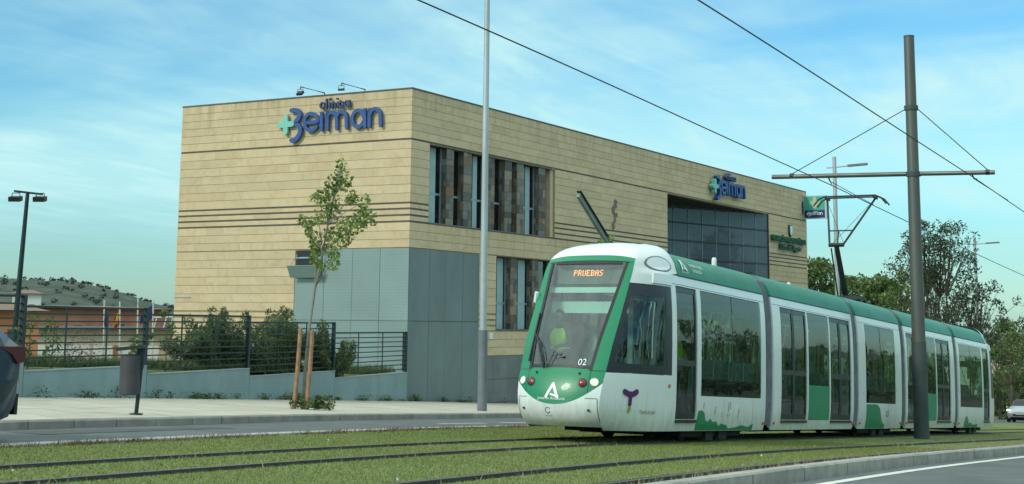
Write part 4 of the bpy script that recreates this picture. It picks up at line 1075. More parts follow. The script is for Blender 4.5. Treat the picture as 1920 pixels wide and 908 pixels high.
    # lamps
    for s in (-1, 1):
        for v, w, r, mat, nm in ((.665, .97, .072, m_lampw, 'headlight'), (.475, .955, .075, m_lampr, 'tail_light')):
            p = Vector(Pf(s * v, w)); q = Vector(Pf(s * (v + .03), w)); q2 = Vector(Pf(s * v, w + .03)); nn = (q - p).cross(q2 - p).normalized()
            if nn.x > 0: nn = -nn
            ax = (q - p).normalized(); ay = nn.cross(ax)
            def disc(rr, d, n=18): return [X(p + (ax * math.cos(2 * PI * k / n) + ay * math.sin(2 * PI * k / n)) * rr + nn * d) for k in range(n)]
            b = MB(); n = 18; r0, r1, r2 = disc(r, -.01), disc(r, .012), disc(r * .78, .016)
            b.add(r0 + r1 + r2, [(i, (i + 1) % n, n + (i + 1) % n, n + i) for i in range(n)] + [(n + i, n + (i + 1) % n, 2 * n + (i + 1) % n, 2 * n + i) for i in range(n)])
            b.build(nm + '_ring', m_trim if nm == 'tail_light' else m_chrome, mask)
            b = MB(); d3 = disc(r * .78, .014); d4 = disc(r * .5, .03); b.add(d3 + d4, [(i, (i + 1) % n, n + (i + 1) % n, n + i) for i in range(n)] + [tuple(range(n, 2 * n))]); b.build(nm, mat, mask, smooth=True)
        b = MB(); p = Vector(Pf(s * .40, 1.11)); b.lathe([(.018, -.02), (.018, .01)], X((p.x - .005, p.y, p.z)), 'X', 8); b.build('bolt', m_trim, mask)
        p = Vector(Pf(s * .60, .52)); MB().lathe([(.02, -.02), (.02, .012)], X((p.x - .005, p.y, p.z)), 'X', 8).build('bolt', m_trim, bumper)
        # fine gap lines of the mask and bumper corners
        g = MB(); g.shell([[X(Pf(s * v, w, .002)) for v in (.568, .576)] for w in wl_levels(.80, 1.18, 6)], .003); g.shell([[X(Pf(s * (.58 + .2 * i / 5), 1.155 + d, .002)) for i in range(6)] for d in (0, .008)], .003)
        g.shell([[X(Pf(s * v, w, .002)) for v in (.722, .73)] for w in wl_levels(.34, .70, 6)], .003); g.shell([[X(Pf(s * (.54 + .185 * i / 5), .705 + d, .002)) for i in range(6)] for d in (0, .008)], .003); g.build('panel_gap', m_trim, mask)
    # destination display, visor and dashboard behind the glass
    b = MB().add([X((1.30, -.72, 2.66)), X((1.30, .72, 2.66)), X((1.42, .72, 3.0)), X((1.42, -.72, 3.0))], [(0, 1, 2, 3)]); b.build('display_box', m_trim, body)
    b = MB().add([X((1.20, -.74, 2.50)), X((1.20, .74, 2.50)), X((1.26, .74, 2.60)), X((1.26, -.74, 2.60))], [(0, 1, 2, 3)]); b.build('sun_blind', m_ceil, body)
    b = MB().add([X((1.36, -.74, 2.16)), X((1.36, .74, 2.16)), X((1.36, .74, 2.36)), X((1.36, -.74, 2.36))], [(0, 1, 2, 3)]); b.build('sun_blind', m_ceil, body)
    b = MB().box(*sorted((X((.38, 0, 0))[0], X((.98, 0, 0))[0])), -.72, .72, .95, 1.16); b.build('dashboard', m_floor, body)
    return X, bumper, mask, cap
XF, bump_f, mask_f, cap_f = nose(False)
XR, bump_r, mask_r, cap_r = nose(True)
# LED letters on the front display: PRUEBAS as three broken rows of light
FONT = {'P': ['1110', '1001', '1001', '1110', '1000', '1000', '1000'], 'R': ['1110', '1001', '1001', '1110', '1010', '1001', '1001'], 'U': ['1001'] * 6 + ['0110'], 'E': ['1111', '1000', '1000', '1110', '1000', '1000', '1111'],
        'B': ['1110', '1001', '1001', '1110', '1001', '1001', '1110'], 'A': ['0110', '1001', '1001', '1111', '1001', '1001', '1001'], 'S': ['0111', '1000', '1000', '0110', '0001', '0001', '1110']}
b = MB(); cw = .0165; x0 = .30
for ch in 'PRUEBAS':
    for r in range(7):
        for c in range(4):
            if FONT[ch][r][c] == '1':
                w = 2.90 - r * .0155; v = x0 - c * cw; u = 1.285 + .12 * (w - 2.66) / .34
                b.add([(u - .012, v - .0075, w - .006), (u - .012, v + .0075, w - .006), (u - .012, v + .0075, w + .006), (u - .012, v - .0075, w + .006)], [(0, 1, 2, 3)])
    x0 -= cw * 5.0
b.build('led_lettering', m_led, b1)
# wiper
MB().tube([Pf(.28, 1.19, .03), Pf(.45, 1.55, .035), Pf(.62, 1.75, .035)], .011, 6).tube([Pf(.22, 1.19, .03), Pf(.40, 1.55, .035), Pf(.60, 1.74, .035)], .009, 6).tube([Pf(.30, 1.19, .03), Pf(.5, 1.6, .03), Pf(.63, 1.76, .03)], .007, 5).build('wiper_arm', m_trim, mask_f)
MB().bar(Pf(.625, 1.30, .03), Pf(.66, 2.12, .03), .022, .03).build('wiper_blade', m_trim, mask_f)
MB().tube([Pf(.20, 1.2, .03), Pf(.12, 1.48, .05)], .008, 5).tube([Pf(.14, 1.38, .045), Pf(.0, 1.41, .05)], .006, 5).bar(Pf(.0, 1.40, .05), Pf(-.05, 1.42, .05), .025, .02).build('washer_arm', m_trim, mask_f)
# lettering and marks on the front
def on_front(v, w, off=.006):
    p = Vector(Pf(v, w, off)); a = Vector(Pf(v - .05, w, off)) - p; c = Vector(Pf(v, w + .05, off)) - p; return p, a.normalized(), c.normalized()
p, a, c = on_front(.04, .82)
lm = MB(); T3 = lambda x, y, d: tuple(Vector(Pf(.04 - x, .80 + y, .004 + d)))
ribbon(lm, [(-.10, -.085), (.012, .13)], .048, T3, 0, .003, smooth_=False, dense=8); ribbon(lm, [(.012, .13), (.115, -.085)], .048, T3, 0, .004, smooth_=False, dense=8); ribbon(lm, [(-.015, -.04), (.06, -.06), (.10, -.075)], .035, T3, 0, .002)
lm.build('letter_a_logo', m_decal, mask_f)
def wrap_text(name, body, size, mat, fn, parent, sx=1.0, align='CENTER'):
    """flat lettering bent onto a curved skin: fn(x, y) -> point"""
    o = text_mesh(name, body, size, mat, None, Matrix.Identity(4), .0, align, sx)
    for v in o.data.vertices: v.co = Vector(fn(v.co.x, v.co.y))
    o.parent = parent; ORG[o] = Vector((0, 0, 0)); return o
wrap_text('lettering', 'Junta de Andalucía', .068, m_decal, lambda x, y: Pf(.04 - x, .672 + y, .012), mask_f, 1.0)
wrap_text('fleet_number', '02', .15, m_decal, lambda x, y: Pf(-.40 - x, 1.245 + y, .004), mask_f, 1.0)
lm = MB(); T3 = lambda x, y, d: tuple(Vector(Pf(.10 - x, .50 + y, .004 + d)))
ribbon(lm, [(.045 * math.cos(t * PI / 6), .045 * math.sin(t * PI / 6)) for t in range(1, 12)], .012, T3, 0, .003); lm.build('ring_mark', m_dgrey, bump_f)
wrap_text('maker_lettering', 'ALSTOM', .035, m_dgrey, lambda x, y: Pf(.09 - x, .40 + y, .008), bump_f, 1.0)
# side marks on the near flank
def on_side(u, w, off=.006):
    if u >= UE: return (u, -(H(w) + off), w)
    u0 = uc(w) + ac(w); t = max(0, (u - u0) / (UE - u0)); return Ps(t, w, -1, UE, off)
lm = MB(); T3 = lambda x, y, d: tuple(on_side(.93 + x, .70 + y, .010 + d))
ribbon(lm, [(-.14, .14), (-.05, .105), (.06, .105), (.15, .145)], .095, T3, 0, .003); ribbon(lm, [(.0, .11), (-.012, -.06)], .075, T3, 0, .004, smooth_=False, dense=8); lm.build('t_logo', m_purple, b1)
lm = MB(); ribbon(lm, [(-.014, -.125), (-.018, -.17)], .068, T3, 0, .003, smooth_=False, dense=8); lm.build('t_logo_foot', m_lime, b1)
wrap_text('lettering', 'Tranvía de Jaén', .095, m_dgrey, lambda x, y: on_side(1.17 + x, .49 + y, .012), b1, .78, 'LEFT')
for u_, w_, bd in ((2.10, .97, b1), (6.93, .34, b1), (7.58, .34, b2), (13.11, .34, b2), (13.74, .34, b3), (17.5, .34, b3), (18.15, .34, b4), (23.65, .34, b4), (24.35, .34, b5)):
    q = on_side(u_, w_, .0); MB().lathe([(.032, .01), (.032, -.018), (.02, -.026)], q, 'Y', 10).build('marker_lamp', m_amber, bd)
# roof lettering on the first green cover
def on_roof(u, s_, off=.012):
    tab = [(0, (1.135, 2.915)), (.1, (1.11, 3.0)), (.21, (1.065, 3.1)), (.33, (.99, 3.2)), (.45, (.89, 3.28))]
    for (a, p), (c, q) in zip(tab, tab[1:]):
        if s_ <= c:
            k = (s_ - a) / (c - a); return (u, -(p[0] + (q[0] - p[0]) * k + off), p[1] + (q[1] - p[1]) * k + off * .4)
    return (u, -(.89 + off), 3.29)
lm = MB(); T3 = lambda x, y, d: on_roof(2.95 + x, .22 + y, .014 + d)
ribbon(lm, [(-.10, -.085), (.0, .13)], .04, T3, 0, .003, smooth_=False, dense=8); ribbon(lm, [(.0, .13), (.105, -.085)], .04, T3, 0, .004, smooth_=False, dense=8); ribbon(lm, [(-.015, -.04), (.06, -.06), (.09, -.075)], .03, T3, 0, .002); lm.build('letter_a_logo', m_decal, b1)
wrap_text('lettering', 'Junta de Andalucía', .05, m_decal, lambda x, y: on_roof(2.95 + x, .075 + y), b1, .9)
wrap_text('lettering', 'TRANSPORTE PÚBLICO', .10, m_decal, lambda x, y: on_roof(3.30 + x, .24 + y), b1, .62, 'LEFT')
wrap_text('lettering', 'DE ANDALUCÍA', .10, m_decal, lambda x, y: on_roof(3.34 + x, .13 + y), b1, .62, 'LEFT')
# overpainted patches on the skirts where graffiti was covered
def blotch(pts, u0, mat, body, name='overpaint_patch'):
    m = MB(); top = [p for p in pts if p[1] > .215]; top = [(pts[0][0], top[0][1] * .6 + .08)] + top
    for (a, w), (c, q) in zip(top, top[1:]):
        m.grid([[on_side(u0 + x, .21 + (t_ - .21) * k / 3, .004) for x, t_ in ((a, w), (c, q))] for k in range(4)])
    m.build(name, mat, body)
blotch([(0, .21), (.02, .42), (.06, .55), (.22, .57), (.36, .52), (.42, .40), (.52, .36), (.66, .42), (.78, .36), (.98, .37), (1.12, .28), (1.22, .33), (1.5, .30), (1.62, .24), (2.0, .26), (2.3, .30), (2.7, .26), (2.95, .33), (3.0, .21)], 3.42, m_green, b1)
blotch([(0, .21), (.0, .79), (.95, .79), (1.2, .70), (1.32, .50), (1.45, .36), (1.7, .30), (1.75, .21)], 14.28, m_green, b3)
blotch([(0, .21), (.05, .5), (.3, .55), (.5, .42), (.55, .32), (.9, .36), (1.1, .28), (1.9, .30), (2.2, .21)], 25.1, m_green, b5)
lm = MB()
for u0, w0, hh in ((3.72, .60, .10), (4.28, .50, .13), (4.62, .46, .07), (4.98, .56, .16), (5.07, .60, .13), (4.93, .45, .06), (5.02, .47, .05), (5.52, .50, .10), (5.46, .43, .05)):
    ribbon(lm, [(0, 0), (.012 - hh * .1, hh * .5), (.004, hh)], .011 + .06 * (hh - .05), lambda x, y, d: on_side(u0 + x, w0 + y, .004 + d), 0, .002)
ribbon(lm, [(.0, .0), (.08, .08), (.0, .14), (-.06, .05), (.05, .0), (.16, .03), (.2, .16)], .018, lambda x, y, d: on_side(16.1 + x, .5 + y, .004 + d), 0, .002); lm.build('scratched_graffiti', m_bellow, b1)
# joints between the skirt panels
for u_, w0, w1, bd in ((4.75, .22, .80, b1), (6.3, .22, .80, b1), (15.0, .22, .80, b3), (16.25, .22, .80, b3), (25.4, .22, .80, b5), (26.6, .22, .80, b5), (9.74, .22, 2.88, b2), (11.34, .22, 2.88, b2)):
    if w1 > 1: continue
    g = MB(); g.grid([[on_side(u_ + d, w0 + (w1 - w0) * k / 4, .002) for d in (-.005, .005)] for k in range(5)]); g.build('panel_joint', m_dgrey, bd)
for bd, u0, u1 in ((b1, 2.3, 7.0), (b2, 7.52, 13.17), (b3, 13.68, 17.57), (b4, 18.08, 23.73), (b5, 24.26, 29.0)):
    g = MB(); g.grid([[on_side(u, w, .002) for u in (u0, u1)] for w in (2.742, 2.752)]); g.build('panel_joint', m_dgrey, bd)
# running gear and underframe
for c in (4.6, 15.62, 26.65):
    bg_ = MB().box(c - 1.5, c + 1.5, -1.0, 1.0, .10, .30).build('bogie', m_under, TR)
    for du in (-.9, .9):
        for s in (-.72, .72):
            MB().lathe([(.26, -.05), (.29, -.05), (.29, .02), (.265, .05), (.10, .055)], (c + du, s, .29), 'Y', 20).build('wheel', m_wheel, bg_)
    for q in ((c - .45, c - .1, .03), (c + .2, c + .6, .05)): MB().box(q[0], q[1], -1.06, -.95, q[2], .26).build('sand_box', m_under, bg_)
for a, c in ((1.9, 3.0), (6.2, 7.0), (7.5, 13.2), (18.05, 23.76), (24.3, 25.0), (28.2, 29.3)): MB().box(a, c, -.70, .70, .15, .34).build('underframe', m_under, TR)
# inside: floor, ceiling, seats, grab poles
it = MB()
for a, c in ((2.25, 7.0), (7.5, 13.2), (13.66, 17.58), (18.06, 23.75), (24.25, 29.0)): it.box(a, c, -1.10, 1.10, .30, .36)
it.box(.6, 2.2, -.8, .8, .40, .62); it.box(LEN - 2.2, LEN - .6, -.8, .8, .40, .62); it.build('floor', m_floor, TR)
it = MB()
for a, c in ((1.5, 7.0), (7.5, 13.2), (13.66, 17.58), (18.06, 23.75), (24.25, 29.8)): it.box(a, c, -.95, .95, 2.74, 2.80)
it.build('ceiling', m_ceil, TR)
def seat(u, v, face):
    b = MB(); q = -face
    b.box(u - .22, u + .22, v - .22, v + .22, .74, .80); b.build('seat_cushion', m_seat, TR)
    b = MB(); rows = [[(u + q * (.20 + .05 * i / 4), v - .22 + .44 * k / 4, .78 + .72 * i / 4) for k in range(5)] for i in range(5)]; b.shell(rows, .05); b.build('seat_back', m_seatg, TR)
for u in (4.3, 5.1, 5.9, 6.5, 14.7, 15.5, 16.3, 17.0, 25.0, 25.8, 26.6): 
    for v in (-.82, -.36, .36, .82): seat(u, v, -1 if int(u * 10) % 2 else 1)
for u in (3.1, 8.8, 10.4, 12.1, 19.1, 20.9, 22.5, 27.6):
    MB().tube([(u, -.25, .36), (u, -.25, 2.74)], .018, 6).build('grab_pole', m_pole_y, TR)
    MB().tube([(u + .6, .45, .36), (u + .6, .45, 2.74)], .018, 6).build('grab_pole', m_pole_y, TR)
# cab partition with its window, driver's seat
for q in ((-.15, .98, .62, 1.4), (-.55, -.45, .62, 2.7), (.15, .30, 1.4, 2.7)): MB().box(1.98, 2.02, *q).build('cab_partition', m_inner, TR)
b = MB(); b.box(1.28, 1.72, .32, .80, 1.08, 1.18); b.shell([[(1.72 + .06 * i / 4, .30 + .52 * k / 4, 1.16 + .86 * i / 4) for k in range(5)] for i in range(5)], .08); b.box(1.40, 1.60, .45, .65, .62, 1.08); b.build('driver_seat', m_floor, TR)
# pantograph and small roof gear on the middle and first sections
pg = thing('pantograph', None, None); pg.parent = TR; ORG[pg] = Vector((0, 0, 0))
kn = (15.85, 4.86); hd = (17.25, 6.30)
MB().box(16.2, 17.0, -.45, .45, 3.46, 3.56).box(16.3, 16.5, -.5, -.35, 3.38, 3.48).box(16.3, 16.5, .35, .5, 3.38, 3.48).box(16.75, 16.95, -.5, -.35, 3.38, 3.48).box(16.75, 16.95, .35, .5, 3.38, 3.48).build('base_frame', m_black, pg)
MB().tube([(16.65, 0, 3.55), (kn[0], 0, kn[1])], [.085, .065], 8).tube([(16.35, .12, 3.55), (kn[0] - .12, .10, kn[1] - .1)], .02, 6).build('lower_arm', m_black, pg)
MB().tube([(kn[0], -.20, kn[1]), (kn[0], .20, kn[1])], .055, 8).build('knuckle', m_black, pg)
ua = MB()
for s in (-1, 1): ua.tube([(kn[0], s * .18, kn[1]), (hd[0], s * .66, hd[1] - .05)], .03, 6)
ua.tube([(kn[0] + .40, -.30, kn[1] + .42), (kn[0] + .40, .30, kn[1] + .42)], .018, 6).tube([(kn[0] + .1, .0, kn[1]), (kn[0] + .40, .05, kn[1] + .42)], .016, 6).tube([(kn[0] + .1, -.18, kn[1]), (hd[0] - .2, .55, hd[1] - .25)], .006, 5).tube([(kn[0] + .1, .18, kn[1]), (hd[0] - .2, -.55, hd[1] - .25)], .006, 5)
ua.build('upper_arm', m_black, pg)
hdm = MB()
for du in (-.16, .16):
    hdm.tube([(hd[0] + du, -1.0, hd[1] - .22), (hd[0] + du, -.86, hd[1] - .05), (hd[0] + du, -.70, hd[1] + .02), (hd[0] + du, .70, hd[1] + .02), (hd[0] + du, .86, hd[1] - .05), (hd[0] + du, 1.0, hd[1] - .22)], .022, 6)
hdm.bar((hd[0] - .18, -.66, hd[1] - .03), (hd[0] + .18, -.66, hd[1] - .03), .05, .05).bar((hd[0] - .18, .66, hd[1] - .03), (hd[0] + .18, .66, hd[1] - .03), .05, .05)
hdm.build('collector_head', m_black, pg)
MB().lathe([(.05, 0), (.05, .16), (.035, .21)], (6.05, -.45, 3.36), 'Z', 10).build('aerial', m_white, b1)
MB().lathe([(.05, 0), (.05, .16), (.035, .21)], (12.3, .1, 3.38), 'Z', 10).build('aerial', m_white, b2)
MB().bar((1.02, .86, 2.50), (1.05, .90, 2.32), .05, .08).build('camera_pod', m_white, cap_f)
# ------------------------------------------------------------------ garden wall and fence
m_gwall = pm('garden_wall_render', (.20, .285, .29), .12, .9, .85, bump=.12, bscale=30, dirt=.5, dirtc=(.15, .175, .18), stretch=(1, 1, .5))
m_cope2 = pm('wall_top', (.30, .34, .35), .1, 2, .85)
m_fence = pm('fence_dark_green', (.010, .026, .030), .2, 5, .5, metal=.2)
WD = (Vector((*WALL_B, 0)) - Vector((*WALL_A, 0))).normalized(); WN = Vector((WD.y, -WD.x, 0))
def wp(x, z, off=0): return Vector((x, wall_y(x), z)) + WN * off
POST_X = [11.5, 17.4, 22.9, 27.85, 33.27, 39.1, 45.42]
WTOP = [1.25, 1.08, .86, .65, .42, .19]; FTOP = [2.62, 2.50, 2.28, 2.14, 1.97, 1.65]
names = ['far left of the frame beyond the dark car', 'left end beside the dark blue car', 'behind the litter bin', 'right of the litter bin, left of the bushes', 'behind the staked young tree', 'right end against the metal corner']
gw = thing('garden_wall', 'low blue grey rendered wall stepping down along the pavement', 'wall', wp(22.9, 0))
fe = thing('railing_fence', 'dark green horizontal bar fence stepping down along the garden wall', 'fence', wp(22.9, .86))
for i in range(6):
    a, b = POST_X[i], POST_X[i + 1]
    m = MB(); vs = []
    for x in (a + .01, b - .01):
        for off, z in ((.0, G(x, wall_y(x)) - .3), (.0, WTOP[i]), (-.22, WTOP[i]), (-.22, G(x, wall_y(x)) - .3)): vs.append(wp(x, z, off))
    m.add(vs, [(k, (k + 1) % 4, 4 + (k + 1) % 4, 4 + k) for k in range(4)] + [(0, 1, 2, 3), (4, 5, 6, 7)]); m.build('wall_section', m_gwall, gw)
    MB().bar(wp(a + .012, WTOP[i] + .012, -.11), wp(b - .012, WTOP[i] + .012, -.11), .25, .022).build('wall_coping', m_cope2, gw)
    n = 9; bot = WTOP[i] + .13
    for k in range(n):
        z = bot + (FTOP[i] - bot) * k / (n - 1)
        MB().bar(wp(a, z, -.10), wp(b, z, -.10), .03, .05 if k == n - 1 else .034).build('rail', m_fence, fe)
    for k in (1, 2):
        x = a + (b - a) * k / 3; MB().bar(wp(x, bot, -.125), wp(x, FTOP[i], -.125), .025, .035, up=WN).build('spacer', m_fence, fe)
for i, x in enumerate(POST_X):
    top = (FTOP[max(0, i - 1)] if i else FTOP[0]) + .03; low = WTOP[min(i, 5)] - .15
    MB().bar(wp(x, low, -.09), wp(x, top, -.09), .11, .10, up=WN).build('post', m_fence, fe)
MB().bar(wp(45.18, .25, -.09), wp(45.18, 1.66, -.09), .05, .05, up=WN).build('post', m_fence, fe)

# lawn behind the wall
rows = []
for x in [8 + 2 * i for i in range(20)]:
    i = max(k for k in range(6) if POST_X[k] <= max(x, 11.6)) if x < 45 else 5
    z0 = float(np.interp(x, [11, 20, 25, 30.5, 36, 42.2], [1.27, 1.09, .87, .66, .43, .20])) - .06
    rows.append([(x + d * WN.x * -1, wall_y(x) + d * -WN.y, z0 + h) for d, h in ((.2, -.04), (1.5, .08), (4, .12), (8, .0), (14, -.5), (20, -2.4))])
o = MB().grid(rows).build('garden_ground', m_turf, smooth=True); tag(o, kind='structure')
n = 26000; t_ = rng.random(n) ** 1.5; x = 12 + 33 * rng.random(n); d = .3 + 5 * t_
y = np.array([wall_y(v) for v in x]); z0 = np.interp(x, [11, 20, 25, 30.5, 36, 42.2], [1.27, 1.09, .87, .66, .43, .20]) - .06 + .08
m_lawn = pm('lawn_blade', (.060, .115, .028), .3, .5, .8, per=.35, c2=(.11, .15, .04))
o = blades('lawn_grass', np.stack([x - d * WN.x, y - d * WN.y, z0], 1), .22, .035, m_lawn, lean=.5, hvar=.6); tag(o, 'longer green grass behind the bar fence', 'grass', kind='stuff')

# ------------------------------------------------------------------ foliage tools
CR = Vector((.489, -.872, 0))          # a horizontal direction across the view
def limb(mb, pts, r0, r1, n=6):
    k = len(pts); mb.tube(pts, [r0 + (r1 - r0) * i / (k - 1) for i in range(k)], n)
def clump_points(c, r, n, flat=.8, shell=.55):
    d = unit(rng.normal(size=(n, 3))); q = rng.random(n) ** (1 / 3) * (1 - shell) + shell * rng.random(n) ** .25
    return np.array(c) + d * q[:, None] * np.array([r, r, r * flat])
def leafm(name, c, c2=None, rough=.6, per=.35):
    if name in MATS: return MATS[name]
    m = pm(name, c, .25, 1.0, rough, per=per, c2=c2); b = m.node_tree.nodes['Principled BSDF']
    # light that comes through the leaf
    nt = m.node_tree; tr = nt.nodes.new('ShaderNodeBsdfTranslucent'); mx = nt.nodes.new('ShaderNodeMixShader'); mx.inputs[0].default_value = .3
    src = b.inputs['Base Color'].links[0].from_socket; nt.links.new(src, tr.inputs[0]); out = nt.nodes['Material Output']
    nt.links.new(b.outputs[0], mx.inputs[1]); nt.links.new(tr.outputs[0], mx.inputs[2]); nt.links.new(mx.outputs[0], out.inputs[0]); return m
m_bark = pm('bark', (.12, .105, .08), .3, 6, .9, bump=.4, bscale=30)
m_barkg = pm('young_bark', (.20, .20, .165), .25, 5, .85, bump=.2, bscale=30)
m_maple = leafm('maple_leaf', (.15, .235, .045), (.25, .33, .08), per=.45)
m_olean = leafm('oleander_leaf', (.085, .135, .052), (.15, .20, .085))
m_tree1 = leafm('tree_leaf', (.08, .15, .038), (.15, .22, .06))
m_tree2 = leafm('dark_tree_leaf', (.055, .085, .042), (.09, .115, .058))
m_stake = pm('stake_wood', (.30, .17, .095), .3, 5, .85, bump=.3, bscale=25)

# young staked tree at the kerb
tb = Vector((27.67, 21.03, walk_z(27.67, 21.03))); PX = .01265
yt = thing('young_tree', 'young sparse maple tied between two wooden stakes at the kerb', 'tree', tb)
def tp(px, py, dep=0.0): return tb + CR * ((px - 573) * PX) + Vector((0, 0, (768 - py) * PX)) + Vector((.86, .485, 0)) * dep
trunk = [(569, 772), (571, 700), (576, 620), (585, 545), (597, 480), (605, 430), (614, 380), (623, 335), (627, 312)]
b = MB(); limb(b, [tp(*q) for q in trunk], .045, .008, 8)
CL = [(626.7, 316.5, 9), (624, 335, 11), (637, 345, 12), (612, 352, 11), (626, 352, 10), (607, 362, 12), (585, 380, 10), (610, 382, 14), (600, 376, 9), (646, 374, 10), (650, 384, 8), (602, 405, 15), (618, 402, 12), (590, 418, 10), (558, 424, 9), (571, 432, 9), (565, 440, 7), (676, 388, 10), (684.5, 413, 12), (665, 406, 13), (652, 420, 12), (637, 430, 12), (654, 440, 12), (668, 425, 11), (621, 446, 12), (582.6, 455, 12), (600, 448, 9), (632, 462, 12), (642, 452, 9), (610, 478, 12), (588, 476, 11), (575, 468, 8), (615, 500, 10), (582, 492, 9), (600, 505, 8), (620, 488, 9)]
cent = []
for px, py, r in CL:
    dep = rng.uniform(-.45, .45); k = min(range(len(trunk)), key=lambda i: abs(trunk[i][1] - (py + 45)))
    e = tp(px, py, dep); s = tp(*trunk[k]); mid = s.lerp(e, .55) + Vector((0, 0, .05)); limb(b, [s, mid, e], .012, .004, 5)
    n = int(r * 5.0); cent.append(clump_points(e, r * PX * 1.25, n, 1.25, .1))
b.build('trunk', m_barkg, yt, smooth=True)
leaves('crown', np.vstack(cent), .082, m_maple, yt, slim=.8, svar=.55)
for lab, (q0, q1) in (('rusty brown wooden stake left of the young tree', ((554, 772), (562, 620))), ('shorter brown wooden stake right of the young tree', ((577, 772), (584, 625)))):
    p0, p1 = tp(*q0, -.15), tp(*q1, -.15)
    s_ = thing('tree_stake', lab, 'stake', p0, group='stakes of the young tree')
    MB().tube([p0, p0.lerp(p1, .5) + CR * .01, p1], [.055, .05, .048], 8).build('shaft', m_stake, s_, smooth=True)
    t0 = p0.lerp(p1, .80); MB().tube([t0 - CR * .05, t0 + CR * (.12 if 'left' in lab else -.12) + Vector((.05, .03, 0))], .014, 5).build('tie_band', m_black, s_)
pts = []
for k in range(40):
    c = tb + CR * rng.normal(.12, .32) + Vector((.86, .485, 0)) * rng.normal(0, .18); h = rng.uniform(.12, .42)
    q = clump_points((c.x, c.y, c.z + h * .5), .09, 26, h * 5); pts.append(q)
pts = np.vstack(pts); pts[:, 2] = np.maximum(pts[:, 2], tb.z + .01)
o = leaves('tree_pit_weeds', pts, .085, m_weed, slim=.35, svar=.5, droop=-.5); tag(o, 'tuft of wild weeds around the foot of the staked tree', 'weeds', kind='stuff')

# bushes behind the fence
def bush(label, cx, off, w, h, n, seed):
    c = wp(cx, float(np.interp(cx, [11, 20, 25, 30.5, 36, 42.2], [1.27, 1.09, .87, .66, .43, .20])) - .05, -off)
    t = thing('oleander_bush', label, 'bush', c, group='bushes behind the fence'); b = MB(); cs = []
    for k in range(n):
        a = rng.uniform(-1, 1); f = rng.uniform(-1, 1); top = h * (1 - .5 * abs(a) ** 2.2) * rng.uniform(.55, 1.08)
        p1 = c + WD * (a * w * .9) + WN * (f * .55); p1 = Vector((p1.x, p1.y, c.z + top))
        p0 = c + WD * (a * w * .25) + WN * (f * .2); limb(b, [p0, p0.lerp(p1, .5) + Vector((0, 0, .2)), p1], .022, .006, 4)
        for q in (.25, .45, .65, .82, 1.0):
            e = p0.lerp(p1, q); cs.append(clump_points(e, .26 - .10 * q, 46, 1.25, .2))
    b.build('stems', m_bark, t); leaves('foliage', np.vstack(cs), .15, m_olean, t, slim=.26, svar=.4, droop=-.9, up=0)
bush('tall dark green oleander bush left of the staked tree', 32.9, .95, 2.3, 1.65, 46, 1)
bush('dark green oleander bush behind the staked tree trunk', 36.3, .85, 2.7, 1.85, 54, 2)
bush('oleander bush at the right end overhanging the wall, nearest the metal corner', 39.4, .40, 1.3, 1.55, 24, 3)
def sapling(label, cx, off, h, tuft, n=3):
    c = wp(cx, float(np.interp(cx, [11, 20, 25, 30.5, 36, 42.2], [1.27, 1.09, .87, .66, .43, .20])) - .05, -off); t = thing('garden_sapling', label, 'plant', c, group='young plants behind the fence')
    b = MB(); limb(b, [c, c + Vector((.03, .02, h * .5)), c + Vector((.02, -.02, h))], .02, .008, 5); b.build('stem', m_bark, t)
    cs = [clump_points(c + Vector((rng.normal(0, .06), rng.normal(0, .06), h * (1 - .22 * k))), tuft * rng.uniform(.7, 1), 45, .8, .3) for k in range(n)]
    leaves('leaves', np.vstack(cs), .11, m_tree1, t, slim=.45)
sapling('thin sapling with a leafy tuft rising to the top rail', 30.2, .9, 1.55, .14, 2)
sapling('lower tufted sapling between bin and bushes', 29.0, .8, .95, .17, 2)
sapling('sprawling leafy plant just right of the litter bin', 28.5, .7, .8, .26, 4)
sapling('leafy plant behind the left fence bay', 25.3, 1.0, 1.1, .28, 4)
sapling('leafy plant near the dark floodlight mast', 24.4, 1.0, 1.15, .34, 4)
n = 600; x = rng.normal(26.1, .55, n); zz = .9 + np.abs(rng.normal(0, .42, n)); m_pink = pm('pink_flower', (.20, .11, .15), .3, 5, .8, per=.3)
o = leaves('tall_wildflowers', np.stack([x - .8 * WN.x, np.array([wall_y(v) for v in x]) - .8 * WN.y, np.minimum(zz, 1.75)], 1), .055, m_pink, slim=.5); tag(o, 'tall dull pink wildflower stalks behind the fence', 'flowers', kind='stuff')

# litter bin on its post at the kerb
lb = Vector((19.45, 18.47, walk_z(19.45, 18.47))); m_bin = pm('bin_grey', (.05, .048, .055), .15, 4, .6)
t = thing('litter_bin', 'dark grey litter bin with a flat lid on a leaning post', 'bin', lb)
ax = Vector((.489, -.872, 0)); c = lb - ax * .16
def bp(r, h): return lb + ax * r + Vector((0, 0, h))
MB().tube([bp(0, 0), bp(.03, .45), bp(.06, .98)], .035, 8).build('post', m_fence, t)
MB().lathe([(.12, 0), (.12, .02), (.05, .03)], bp(0, 0), 'Z', 10).build('base_plate', m_fence, t)
MB().lathe([(.165, .34), (.185, .36), (.19, 1.02), (.18, 1.02), (.17, .42)], bp(-.13, 0), 'Z', 18).build('bucket', m_bin, t, smooth=True)
MB().bar(bp(-.36, 1.13), bp(.10, 1.18), .34, .06).build('lid', m_fence, t)
MB().bar(bp(.02, .80), bp(.05, 1.16), .07, .14).build('bracket', m_fence, t)

